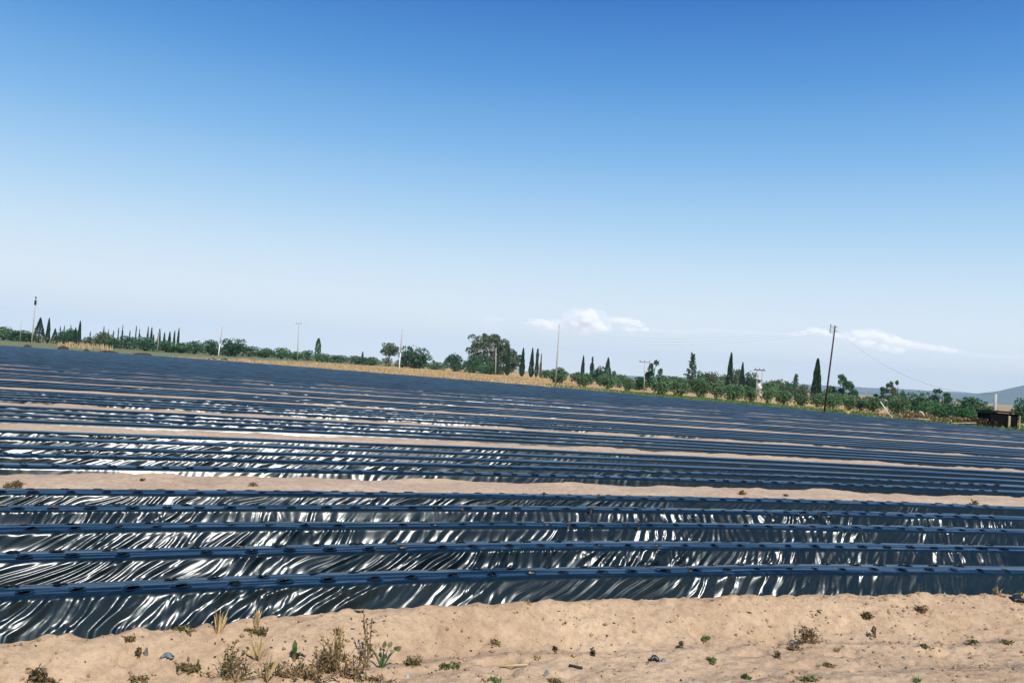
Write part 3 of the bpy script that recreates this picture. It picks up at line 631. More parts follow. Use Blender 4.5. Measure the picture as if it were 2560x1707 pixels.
T('bush', 'bush', 'dark_leaf', 'small dark spire bush right of the pointed conifer', 'bush', None, 1534, 928, 960, 14, 190)
T('olive_tree', 'olive', 'olive_leaf', 'olive tree set back between two nearer olive bushes', 'olive tree', GO, 1549, 937, 966, 38, 150)
T('olive_tree', 'olive', 'olive_leaf', 'small olive bush left of the T-topped pole on the right', 'olive tree', GO, 1571, 946, 980, 32, 112)
T('round_tree', 'round', 'dark_leaf', 'dark bush left of the second T-topped pole', 'tree', None, 1598, 943, 977, 36, 135)
T('ragged_tree', 'ragged', 'dark_leaf', 'tall ragged dark tree right of the second T-topped pole', 'tree', None, 1630, 902, 980, 44, 150, 0, lean=0.05)
OL = [(1655, 943, 988, 54, 'olive tree directly right of the ragged dark tree'), (1702, 946, 990, 52, 'olive tree below and left of the tall pine'), (1750, 947, 993, 50, 'olive tree below and right of the tall pine'),
      (1791, 953, 996, 42, 'olive tree left of the tallest slim cypress'), (1834, 961, 1001, 52, 'olive tree in front of the tallest slim cypress'), (1876, 966, 1003, 38, 'olive tree left of the twin-post transformer'),
      (1919, 954, 1008, 42, 'tall olive tree right of the twin-post transformer'), (1958, 977, 1010, 44, 'olive tree left of the small ragged pine'), (2001, 986, 1014, 42, 'low olive tree in front of the small ragged pine'),
      (2043, 985, 1017, 44, 'olive tree directly left of the big leaning pole'), (2082, 984, 1022, 44, 'olive tree directly right of the big leaning pole'), (2124, 988, 1024, 44, 'second olive tree right of the big leaning pole'),
      (2150, 996, 1026, 24, 'narrow olive tree, third right of the big leaning pole'), (2182, 992, 1029, 50, 'olive tree with a visible trunk left of the leaning white pipe'), (2246, 992, 1037, 52, 'olive tree right of the leaning white pipe')]
for u, vt, vb, w, lb in OL: T('olive_tree', 'olive', 'olive_leaf', lb, 'olive tree', GO, u, vt, vb, w)
for u, vt, vb, w, Yd, lb in [(1680, 941, 966, 60, 190, 'pale olive crowns behind the ragged dark tree'), (1775, 932, 968, 46, 200, 'grey-green tree behind the olives right of the pine'), (1806, 938, 970, 34, 200, 'small grey tree beside the tallest slim cypress'),
                             (1842, 925, 972, 30, 220, 'pale tree between the two right-hand cypresses'), (1945, 951, 985, 56, 170, 'grey-green tree behind the olive right of the transformer'), (1998, 962, 995, 52, 160, 'rounded green tree behind the low olive'),
                             (1720, 945, 972, 50, 170, 'olive crown behind the foot of the tall pine'), (2075, 975, 1000, 40, 170, 'brownish olive crown behind the big leaning pole')]:
    T('olive_tree', 'olive', 'grey_leaf', lb, 'olive tree', GO, u, vt, vb, w, Yd)
T('pine_tree', 'pine', 'cyp_leaf', 'tall pine with uneven horizontal branches', 'pine', None, 1727, 882, 976, 42, 165, 1)
T('round_tree', 'round', 'dark_leaf', 'small dark tree touching the right side of the pine', 'tree', None, 1748, 930, 972, 22, 175)
T('cypress_tree', 'cypress', 'cyp_leaf', 'tallest slim cypress in the right half', 'cypress', GC, 1821, 882, 980, 19, 150, lean=0.03)
T('cypress_tree', 'cypress', 'cyp_leaf', 'shorter pointed cypress right of the tallest one', 'cypress', GC, 1853, 906, 980, 15, 155)
T('round_tree', 'round', 'dark_leaf', 'dark round tree touching the shorter pointed cypress', 'tree', None, 1873, 933, 985, 40, 155)
T('pine_tree', 'pine', 'dark_leaf', 'small ragged pine between transformer and broad cypress', 'pine', None, 1987, 934, 990, 28, 170, 2)
T('bush', 'bush', 'dark_leaf', 'dark bush left of the small ragged pine', 'bush', None, 1968, 956, 990, 26, 170)
T('cypress_tree', 'cypress', 'cyp_leaf', 'broad dark cypress left of the big leaning pole', 'cypress', GC, 2039, 897, 1005, 28, 125)
T('ragged_tree', 'ragged', 'dark_leaf', 'ragged dark tree with three clumps right of the big leaning pole', 'tree', None, 2106, 940, 1006, 56, 140, 2)
T('cypress_tree', 'cypress', 'dark_leaf', 'tiny conifer right of the three-clump ragged tree', 'cypress', GC, 2142, 980, 1006, 9, 190)
T('ragged_tree', 'ragged', 'dark_leaf', 'dark pointed tree above the leaning white pipe', 'tree', None, 2201, 968, 1022, 42, 120, 1)
T('ragged_tree', 'ragged', 'grey_leaf', 'pale tree top above the dark trees near the white pipe', 'tree', None, 2230, 953, 1022, 36, 140, 3)
T('bush', 'bush', 'dark_leaf', 'small dark bush right of the pale tree top', 'bush', None, 2254, 978, 1020, 18, 120)
T('round_tree', 'round', 'dark_leaf', 'dark round tree left of the taller tree behind the brush pile', 'tree', None, 2288, 982, 1038, 54, 90)
T('bush', 'bush', 'bush_leaf', 'green bush between the two dark trees behind the brush', 'bush', None, 2318, 1003, 1040, 46, 85)
T('ragged_tree', 'ragged', 'dark_leaf', 'taller dark tree behind the brush pile near the hills', 'tree', None, 2356, 975, 1040, 66, 92, 0)
T('bush', 'bush', 'bush_leaf', 'green bush at the foot of the taller dark tree', 'bush', None, 2350, 1008, 1044, 50, 80)
T('round_tree', 'round', 'dark_leaf', 'wide dark domed tree left of the open shed', 'tree', None, 2425, 995, 1052, 74, 78)
T('bush', 'bush', 'bush_leaf', 'low green bush before the wide domed tree', 'bush', None, 2406, 1018, 1050, 52, 72)
T('bush', 'bush', 'dark_leaf', 'dark bush against the left wall of the shed', 'bush', None, 2470, 1018, 1060, 36, 70)
T('round_tree', 'round', 'dark_leaf', 'dark tree at the right border behind the shed', 'tree', None, 2560, 996, 1052, 46, 85)

# ------------------------------------------------------------------ grasses at the far margin
def blades(n, pf, h0, h1, w, seed, name, m, label, cat):
    r_ = np.random.RandomState(seed); P = pf(r_, n); n = len(P)
    a = r_.rand(n) * 6.283; h = r_.uniform(h0, h1, n); wd = w * r_.uniform(0.6, 1.4, n)
    s = np.stack([np.cos(a) * wd, np.sin(a) * wd, np.zeros(n)], -1); t = np.stack([r_.normal(size=n) * 0.25 * h, r_.normal(size=n) * 0.25 * h, h], -1)
    V = np.stack([P - s, P + s, P + s * 0.7 + t * 0.7, P + t, P - s * 0.7 + t * 0.65], 1).reshape(-1, 3); F = np.arange(5 * n).reshape(-1, 5)
    return stuff(link(name, mesh_np(name, V, F, False, [M[m]])), label, cat)
def margin(x0, x1, o0, o1, zz=-0.04, pw=1.4):
    def f(r_, n):
        x = r_.uniform(x0, x1, n); o = o0 + (o1 - o0) * r_.rand(n) ** pw
        return np.stack([x, edgeY(x) + o, np.full(n, zz)], -1)
    return f
blades(15000, margin(-54, 12, 2.5, 120), 0.12, 0.42, 0.07, 1, 'dry_grass', 'drygrass', 'golden dry grass between the film beds and the far trees', 'dry grass')
blades(9000, margin(5, 44, 0.6, 27, -0.02, 1.0), 0.06, 0.30, 0.06, 2, 'green_grass', 'greengrass', 'short green grass along the right end of the beds', 'grass')
blades(2200, margin(-50, 36, -0.3, 1.2, -0.03, 1.0), 0.08, 0.3, 0.05, 3, 'verge_grass', 'greengrass', 'thin green grass edging the film beds', 'grass')
def reeds(u0, u1, vt, Yd, n, seed):
    def f(r_, k):
        c = r_.choice([u0 + 15, u0 + 40, u0 + 66, u0 + 92, u0 + 120], k, p=[0.2, 0.15, 0.3, 0.25, 0.1]); u = c + r_.normal(size=k) * 9; y = Yd + r_.uniform(-14, 14, k); x = (u - 1280) / FPX * y
        return np.stack([x, y, np.full(k, -0.04)], -1)
    return f
blades(420, reeds(150, 300, 850, 185, 0, 5), 0.3, 1.5, 0.11, 5, 'dry_reeds', 'drygrass', 'tall dry yellow reeds in front of the left hedge', 'reeds')

# ------------------------------------------------------------------ poles and wires
def pole(name, ub, vb, ut, vt, wpx, m, label, Y=None, top=None, group='utility poles behind the field', mtop=None):
    Yd = Y or depth(ub, vb); b = at_y(ub, vb, Yd); b.z = -0.06; t = at_y(ut, vt, Yd); r = 0.5 * wpx * Yd / FPX
    e = bpy.data.objects.new(name, None); col.objects.link(e); e.location = b; L = t - b
    mid = L * 0.45
    if mtop:
        link('lower_shaft', MB().tube([(0, 0, 0), mid], [r, r * 0.85], 8).mesh('lower_shaft', [M[m]], True), e); link('upper_shaft', MB().tube([mid, L], [r * 0.8, r * 0.55], 8).mesh('upper_shaft', [M[mtop]], True), e)
    else: link('shaft', MB().tube([(0, 0, 0), L * 0.5, L], [r, r * 0.85, r * 0.65], 8).mesh('shaft', [M[m]], True), e)
    if top == 'T':
        link('crossarm', MB().box(L * 0.985, (1.4 * wpx / 2.2, 0.08, 0.07)).mesh('crossarm', [M['polewood']]), e)
        for s in (-1, 0, 1):
            link('insulator', MB().tube([L * 0.985 + Vector((s * 0.6 * wpx / 2.2, 0, 0.05)), L * 0.985 + Vector((s * 0.6 * wpx / 2.2, 0, 0.3))], [0.07, 0.05], 6).mesh('insulator', [M['porcelain']]), e)
    if top == 'lamp':
        link('lamp_arm', MB().tube([L, L + Vector((0.15, -0.2, 0.35)), L + Vector((0.35, -0.5, 0.5))], [0.06, 0.05, 0.05], 6).mesh('lamp_arm', [M['iron']], True), e)
        link('lamp_head', MB().tube([L + Vector((0.25, -0.4, 0.47)), L + Vector((0.4, -0.75, 0.5)), L + Vector((0.48, -1.0, 0.45))], [0.06, 0.14, 0.05], 8).mesh('lamp_head', [M['iron']], True), e)
        link('bracket', MB().box(L * 0.96, (0.26, 0.2, 0.7)).mesh('bracket', [M['iron']]), e)
    tag(e, label, 'pole', group); return e, b + L
pole('lamp_pole', 78, 869, 89, 752, 3.2, 'polegrey', 'tall pale pole with dark head at the far left field corner', None, 'lamp')
pole('utility_pole', 50, 852, 54, 800, 1.4, 'polegrey', 'very thin pole left of the leftmost pole', 250)
pole('utility_pole', 393, 881, 398, 828, 2.2, 'polegrey', 'thin pale pole among the small cypress cluster', 215)
pole('utility_pole', 545, 895, 556, 816, 3.0, 'white', 'white pole in front of the left hedge', None, mtop='polegrey')
_, P745 = pole('utility_pole', 744, 897, 747, 808, 2.4, 'polegrey', 'thin pole with short crossarm above the left hedge', 230, 'T')
pole('utility_pole', 997, 932, 1006, 820, 3.0, 'white', 'pale thin pole between long-stemmed tree and dark round tree', None, mtop='polegrey')
pole('utility_pole', 1239, 936, 1240, 870, 2.8, 'polegrey', 'short pale pole in front of the eucalyptus', 250)
_, P1390 = pole('utility_pole', 1388, 967, 1399, 810, 3.6, 'polegrey', 'tallest thin pale pole near the middle of the skyline')
_, P1610 = pole('utility_pole', 1610, 977, 1612, 904, 2.6, 'polegrey', 'thin pole with crossarm left of the ragged dark tree', None, 'T')
pole('utility_pole', 2163, 1010, 2164, 966, 1.2, 'polegrey', 'faint thin pole right of the three-clump ragged tree', 300)
pole('utility_pole', 2243, 1036, 2245, 966, 1.8, 'polewood', 'thin brown pole in front of the pale tree top')
# twin-post transformer
Yt = 112; e = bpy.data.objects.new('transformer_stand', None); col.objects.link(e); b0 = at_y(1897, 1001, Yt); b0.z = -0.05; e.location = b0
for u in (1891, 1904):
    b = at_y(u, 1001, Yt); b.z = -0.05; t = at_y(u + 2, 924, Yt)
    link('post', MB().tube([b - b0, t - b0], [0.085, 0.07], 8).mesh('post', [M['polegrey']], True), e)
tt = at_y(1899, 925, Yt) - b0
link('crossarm', MB().box(tt, (1.5, 0.14, 0.12)).mesh('crossarm', [M['polewood']]), e)
link('crossarm', MB().box(tt + Vector((0, 0, -1.35)), (0.9, 0.14, 0.12)).mesh('crossarm', [M['polewood']]), e)
for s in (-0.55, 0, 0.55): link('insulator', MB().tube([tt + Vector((s, 0, 0.05)), tt + Vector((s, 0, 0.28))], [0.07, 0.045], 6).mesh('insulator', [M['porcelain']]), e)
tk = at_y(1900, 965, Yt) - b0; mb = MB().tube([tk + Vector((0, 0, -0.5)), tk + Vector((0, 0, 0.35))], 0.34, 12); link('tank', mb.mesh('tank', [M['white']], True), e)
link('switch_box', MB().box(at_y(1901, 983, Yt) - b0, (0.4, 0.3, 0.8)).mesh('switch_box', [M['white']]), e)
tag(e, 'twin-post transformer stand with white tank among the olives', 'transformer')
# big leaning pole
eB, PB = pole('utility_pole', 2060, 1032, 2088, 814, 5.2, 'polewood', 'big dark wooden pole leaning right, in front of the olives', None, None)
Lb = PB - eB.location; YB = eB.location.y
for k, f_ in enumerate((0.985, 0.965, 0.935, 0.91)):
    q = Lb * f_
    link('bracket', MB().tube([q + Vector((0.22 if k % 2 == 0 else 0.02, 0, 0.0)), q + Vector((-0.34, 0, 0.02)), q + Vector((-0.36, 0, 0.1))], 0.02, 5).mesh('bracket', [M['iron']]), eB)
    link('insulator', MB().tube([q + Vector((-0.36, 0, 0.08)), q + Vector((-0.36, 0, 0.22))], [0.05, 0.035], 7).mesh('insulator', [M['porcelain']]), eB)
def wire(a, b, sag, r, label, n=16):
    pts = [Vector(a).lerp(Vector(b), k / n) - Vector((0, 0, sag * 4 * (k / n) * (1 - k / n))) for k in range(n + 1)]
    o = link('wire', MB().tube([p - pts[0] for p in pts], r, 4).mesh('wire', [M['iron']]), None, pts[0]); return tag(o, label, 'wire', 'overhead wires')
SHED_Y = 62.0
PS = at_y(2489, 985, SHED_Y + 1.5)
wire(PB - Vector((0, 0, 0.3)), PS, 1.4, 0.0055, 'wire sagging from the big leaning pole down to the shed post')
for k, lb in enumerate(('uppermost', 'middle', 'lowest')):
    wire(PB + Vector((-0.36, 0, -0.05 - 0.26 * k)), at_y(1399, 822 + 7 * k, 110), 1.2, 0.0022, lb + ' of three faint wires running left from the big leaning pole')

# ------------------------------------------------------------------ shed, brush and litter at the right end
bs = at_y(2512, 1071, SHED_Y); bs.z = -0.05; sh = bpy.data.objects.new('pump_shed', None); col.objects.link(sh); sh.location = bs
pp = FPX / SHED_Y
w_, h_ = 72 / pp, 42 / pp
link('wall', MB().box((-w_ / 2 + 0.03, 0.9, h_ / 2 - 0.05), (0.05, 1.7, h_ - 0.1)).mesh('wall', [M['shed_shade']]), sh)
link('wall', MB().box((-0.32, 0.14, h_ / 2 - 0.05), (w_ - 0.72, 0.06, h_ - 0.1)).mesh('wall', [M['shed_shade']]), sh)  # dark front sheet stands in for the shaded open interior
link('wall', MB().box((0, 1.78, h_ / 2 - 0.05), (w_ - 0.02, 0.05, h_ - 0.1)).mesh('wall', [M['shed_shade']]), sh)
link('wall', MB().box((w_ / 2 - 0.03, 0.98, h_ / 2 - 0.05), (0.05, 1.5, h_ - 0.1)).mesh('wall', [M['shed_shade']]), sh)
link('shade_panel', MB().box((w_ / 2 - 0.4, 0.22, h_ / 2 - 0.08), (0.62, 0.05, h_ - 0.2)).mesh('shade_panel', [M['shed_shade']]), sh)  # dark panel added between the posts in place of the shade there
rf = link('roof', MB().box((0, 0.95, h_ + 0.0), (w_ + 0.16, 1.95, 0.09), 0, 0, 0.01).mesh('roof', [M['shed_shade']]), sh)
link('roof_edge', MB().box((0.1, 0.02, h_ + 0.075), (w_ - 0.1, 0.06, 0.025), 0, 0, 0.006).mesh('roof_edge', [M['bark']]), rf)
link('post', MB().box((w_ / 2 - 0.74, 0.03, h_ / 2 - 0.12), (0.15, 0.1, h_ - 0.24)).mesh('post', [M['timber']]), sh)
link('post', MB().box((w_ / 2 + 0.02, 0.03, h_ / 2 - 0.08), (0.08, 0.08, h_ - 0.16)).mesh('post', [M['timber']]), sh)
tag(sh, 'low open shed at right edge, shaded interior built as black walls, two pale timber posts', 'shed')
b = at_y(2487, 1030, SHED_Y + 1.5); b.z = -0.05
cpo = link('concrete_post', MB().tube([(0, 0, 0), (0.0, 0, (PS - b).z * 0.5), ((PS - b).x, 0, (PS - b).z)], [0.12, 0.11, 0.1], 8).mesh('concrete_post', [M['concrete']], True), None, b)
tag(cpo, 'short grey concrete post rising behind the open shed', 'post')
def brush(u, v, wpx, hpx, Yd, label, seed, cols=('weed_brown', 'straw', 'weed_dark')):
    r_ = random.Random(seed); c = at_y(u, v, Yd); c.z = -0.05; W = wpx * Yd / FPX; H = hpx * Yd / FPX
    e = bpy.data.objects.new('brush_pile', None); col.objects.link(e); e.location = c
    mb = MB()
    for k in range(90):
        x = r_.uniform(-0.5, 0.5) * W; y = r_.uniform(-0.5, 0.5) * min(W, 2.0); hh = H * (1 - (2 * abs(x) / W) ** 2) * r_.uniform(0.3, 1)
        a = r_.uniform(0, 6.28); L = r_.uniform(0.4, 1.1); d = Vector((math.cos(a) * L, math.sin(a) * L * 0.6, r_.uniform(-0.15, 0.35) * L))
        p = Vector((x, y, max(hh - 0.1, 0.02))); q = p + d; q.z = max(q.z, 0.02); mb.tube([p, p.lerp(q, 0.5) + Vector((0, 0, 0.05)), q], [0.02, 0.015, 0.005], 4, 0, False)
    link('branches', mb.mesh('branches', [M[cols[2]]]), e)
    mb = MB()
    for k in range(1500):
        x = r_.gauss(0, 0.24) * W; y = r_.uniform(-0.5, 0.5) * min(W, 2.0); hh = max(H * (1 - (2 * abs(x) / W) ** 2), 0.05) * r_.uniform(0.05, 1)
        mb.leaf((x, y, hh), Vector((r_.uniform(-1, 1), r_.uniform(-1, 1), r_.uniform(-0.3, 1))) * 0.16, 0.045, 0 if r_.random() < 0.65 else 1)
    link('dry_leaves', mb.mesh('dry_leaves', [M[cols[0]], M[cols[1]]]), e)
    tag(e, label, 'brush pile', 'heaps of cut brush at the right field end')
brush(2290, 1048, 120, 24, 66, 'largest heap of dry brown brush right of the leaning white pipe', 1)
brush(2395, 1055, 90, 18, 64, 'smaller brown brush heap left of the shed', 2)
brush(2448, 1064, 90, 22, 63, 'dark brush heap touching the left side of the shed', 3, ('weed_dark', 'weed_brown', 'weed_dark'))
brush(2215, 1042, 60, 10, 68, 'low pale heap at the foot of the leaning white pipe', 4, ('straw', 'weed_brown', 'weed_brown'))
def stick(name, p0, p1, r, m, label, cat, mid=None):
    p0, p1 = Vector(p0), Vector(p1); pts = [p0] + ([Vector(mid)] if mid is not None else []) + [p1]
    o = link(name, MB().tube([p - p0 for p in pts], r, 7).mesh(name, [M[m]], True), None, p0); return tag(o, label, cat)
b = at_y(2234, 1046, 66); b.z = -0.06
stick('white_pipe', b, at_y(2201, 1004, 66), 0.036, 'white', 'straight white pipe leaning left at the field end', 'pipe')
stick('bent_white_pipe', at_y(2299, 1028, 65), at_y(2311, 1040, 65), 0.045, 'white', 'short curved white pipe on the brown brush heap', 'pipe', at_y(2306, 1031, 65))
stick('plank', at_y(2278, 1046, 63.5), at_y(2325, 1049, 63), 0.06, 'timber', 'pale plank lying before the largest brush heap', 'plank')
stick('plank', at_y(2378, 1058, 61), at_y(2440, 1057, 61.5), 0.05, 'timber', 'long thin plank lying left of the shed', 'plank')
b = at_y(2118, 1032, 73); b.z = -0.05
bx = bpy.data.objects.new('yellow_crate', None); col.objects.link(bx); bx.location = b
link('bottom', MB().box((0, 0, 0.03), (0.46, 0.34, 0.03)).mesh('bottom', [M['yellow']]), bx)
for (x, y_, dx, dy) in ((0.23, 0, 0.03, 0.38), (-0.23, 0, 0.03, 0.38), (0, 0.175, 0.43, 0.03), (0, -0.175, 0.43, 0.03)):
    link('side', MB().box((x, y_, 0.15), (dx, dy, 0.3)).mesh('side', [M['yellow']]), bx)
tag(bx, 'small yellow crate on the green verge right of the big pole', 'crate')
# dark heaps along the far left field end
def lump(name, c, sx, sy, sz, m, seed, n=14):
    r_ = np.random.RandomState(seed); th = np.linspace(0, 2 * np.pi, n, endpoint=False); ph = np.linspace(0, np.pi / 2, 6)
    V = []
    for p in ph:
        for t in th:
            k = 1 + 0.35 * (n2(np.array(t * 1.7), np.array(p * 3), seed) - 0.5) + 0.1 * (r_.rand() - 0.5)
            V.append((sx * np.cos(p) * np.cos(t) * k, sy * np.cos(p) * np.sin(t) * k, sz * np.sin(p) * k - 0.04))
    F = [(i * n + j, i * n + (j + 1) % n, (i + 1) * n + (j + 1) % n, (i + 1) * n + j) for i in range(5) for j in range(n)]
    return link(name, mesh_np(name, np.array(V), np.array(F), False, [M[m]]), None, c)
M['heap'] = simple('dark_heap', (0.045, 0.032, 0.025), 0.95, 0.5, 2)
for k, (u, v, w, h, lb) in enumerate([(68, 867, 13, 5, 'small dark heap at the foot of the leftmost pole'), (158, 874, 28, 9, 'pointed dark heap below the slim leaning cypress'), (216, 878, 11, 5, 'small dark clump among the dry reeds'), (272, 883, 54, 6, 'long low dark heap below the dark bush at left'),
                                      (356, 889, 56, 6, 'long low dark heap below the small cypress cluster'), (530, 900, 22, 5, 'small dark heap left of the white pole foot'), (562, 902, 22, 6, 'small dark heap right of the white pole foot'), (612, 906, 48, 9, 'long brown heap on the edge of the dry grass')]):
    Yd = FPX * EYE / (v - hz(u)); p = at_y(u, v, Yd); p.z = -0.05
    tag(lump('earth_heap', p, 0.5 * w * Yd / FPX, 0.8, h * Yd / FPX + 0.12, 'heap' if k < 7 else 'clod', 40 + k), lb, 'heap', 'dark heaps along the far left field edge')

# ------------------------------------------------------------------ foreground weeds and litter
def weed(u, v, wpx, hpx, kind, label, seed, base=None):
    r_ = random.Random(seed); p = base or hit(u, v); s = p.y / FPX; kk = (0.8 if kind == 'blade' else 1.25) if 540 < u < 985 else 0.62; W, H = wpx * s * kk * 1.05, hpx * s * kk
    e = bpy.data.objects.new('weed', None); col.objects.link(e); e.location = p
    st, lf = MB(), MB()
    if kind in ('bushy', 'mat'):
        ns = 26 if kind == 'bushy' else 16
        for k in range(ns):
            a = r_.uniform(0, 6.28); R_ = 0.5 * W * r_.uniform(0.25, 1.15); hh = H * (r_.uniform(0.25, 1.0) ** 1.3 if kind == 'bushy' else r_.uniform(0.05, 0.55))
            q0 = Vector((r_.uniform(-0.25, 0.25) * W, r_.uniform(-0.1, 0.1) * W, -0.01)); q2 = q0 + Vector((math.cos(a) * R_, math.sin(a) * R_ * 0.6, hh)); q1 = q0.lerp(q2, 0.5) + Vector((r_.uniform(-0.1, 0.1) * W, 0, hh * r_.uniform(-0.1, 0.35)))
            st.tube([q0, q1, q2], [0.004, 0.003, 0.0015], 4, 0, False)
            for j in range(r_.randint(3, 14) if kind == 'bushy' else r_.randint(6, 18)):
                t = r_.uniform(0.25, 1.0) ** 0.7; q = q0.lerp(q1, t * 2) if t < 0.5 else q1.lerp(q2, t * 2 - 1)
                q = q + Vector((r_.gauss(0, 0.008), r_.gauss(0, 0.008), r_.gauss(0, 0.005)))
                d = Vector((r_.uniform(-1, 1), r_.uniform(-1, 1), r_.uniform(-0.6, 0.9))).normalized() * r_.uniform(0.010, 0.034)
                lf.leaf(q, d, d.length * r_.uniform(0.16, 0.34), 0 if r_.random() < 0.6 else (1 if r_.random() < 0.6 else 2))
            if r_.random() < 0.5:
                q3 = q1 + Vector((r_.uniform(-0.3, 0.3) * W, r_.uniform(-0.1, 0.1) * W, r_.uniform(0.1, 0.4) * H)); st.tube([q1, q3], [0.0025, 0.001], 4, 0, False)
        mats = {0: [M['weed_olive'], M['weed_brown'], M['weed_dark']]}[0]; sm = M['weed_brown']
        if 'green' in label: mats = [M['weed_green'], M['weed_olive'], M['weed_brown']]
        if 'dark' in label: mats = [M['weed_brown'], M['weed_dark'], M['weed_olive']]
    elif kind == 'tuft':
        for k in range(26):
            a = r_.uniform(0, 6.28); L = r_.uniform(0.5, 1.1) * H; d = Vector((math.cos(a) * W * 0.5 * r_.random(), math.sin(a) * W * 0.35 * r_.random(), L)); w_b = 0.0022
            q0 = Vector((r_.uniform(-0.015, 0.015), r_.uniform(-0.015, 0.015), -0.01)); sd = Vector((math.cos(a + 1.57), math.sin(a + 1.57), 0)) * w_b
            m_ = q0 + d * 0.55; tip = q0 + d + Vector((d.x * 0.5, d.y * 0.5, -0.15 * L)); lf.poly([q0 - sd, q0 + sd, m_ + sd * 0.8, tip, m_ - sd * 0.8], 0 if r_.random() < 0.7 else 1)
        st.tube([(0, 0, -0.01), (W * 0.05, 0, H * 0.8)], [0.003, 0.0015], 4, 0, False)
        mats = [M['straw'], M['weed_brown']]; sm = M['straw']
        if 'green' in label: mats = [M['weed_green'], M['weed_olive']]; sm = M['weed_green']
    elif kind == 'stalk':
        for k in range(3):
            tip = Vector((W * r_.uniform(-0.5, 0.5), 0.02 * k, H * r_.uniform(0.7, 1.05))); st.tube([(0.01 * k, 0, -0.01), tip * 0.5 + Vector((0.01, 0, 0)), tip], [0.0045, 0.0035, 0.002], 5, 0, False)
            for j in range(26):
                q = tip * r_.uniform(0.45, 1.0); d = Vector((r_.uniform(-1, 1), r_.uniform(-1, 1), r_.uniform(-0.5, 1))).normalized() * r_.uniform(0.01, 0.028); lf.leaf(q, d, d.length * 0.35, 0 if r_.random() < 0.6 else 1)
        mats = [M['weed_brown'], M['weed_dark']]; sm = M['weed_brown']
        if 'straw' in label: mats = [M['straw'], M['weed_brown']]; sm = M['straw']
    elif kind == 'broad':
        for k in range(9):
            a = r_.uniform(0, 6.28); L = r_.uniform(0.5, 1.0) * H; q = Vector((math.cos(a) * W * 0.35, math.sin(a) * W * 0.3, L * 0.7)); st.tube([(0, 0, -0.01), q * 0.6 + Vector((0, 0, 0.01)), q], [0.005, 0.004, 0.002], 4, 0, False)
            d = Vector((math.cos(a), math.sin(a) * 0.7, 0.7)).normalized() * r_.uniform(0.03, 0.055); sd = d.cross(Vector((0.3, 1, 0.2))).normalized() * d.length * 0.36
            lf.poly([q, q + d * 0.3 + sd, q + d * 0.7 + sd * 0.8, q + d, q + d * 0.7 - sd * 0.8, q + d * 0.3 - sd], k % 2)
        mats = [M['weed_green'], M['weed_olive']]; sm = M['weed_green']
    elif kind == 'blade':
        for k, (dx, hh, w_b) in enumerate(((-0.02, 1.0, 0.016), (0.05, 0.75, 0.013), (-0.09, 0.35, 0.012), (0.16, 0.3, 0.014), (0.25, -0.02, 0.018), (-0.22, 0.15, 0.009))):
            tip = Vector((dx * H * 2.2, r_.uniform(-0.05, 0.05), max(hh * H, 0.012))); sd = Vector((w_b, 0, w_b * 0.3)); m_ = tip * 0.5 + Vector((0, 0, 0.03))
            lf.poly([Vector((0, 0, 0)) - sd * 0.6, Vector((0, 0, 0)) + sd * 0.6, m_ + sd, tip, m_ - sd], 0 if k < 2 else 1)
        st.tube([(0, 0, -0.02), (0, 0, 0.04)], [0.014, 0.011], 6, 0); mats = [M['weed_green'], M['weed_dark']]; sm = M['weed_olive']
    link('stems', st.mesh('stems', [sm]), e); link('leaves', lf.mesh('leaves', mats), e)
    tag(e, label, 'weed', 'weeds on the foreground soil bank'); return e
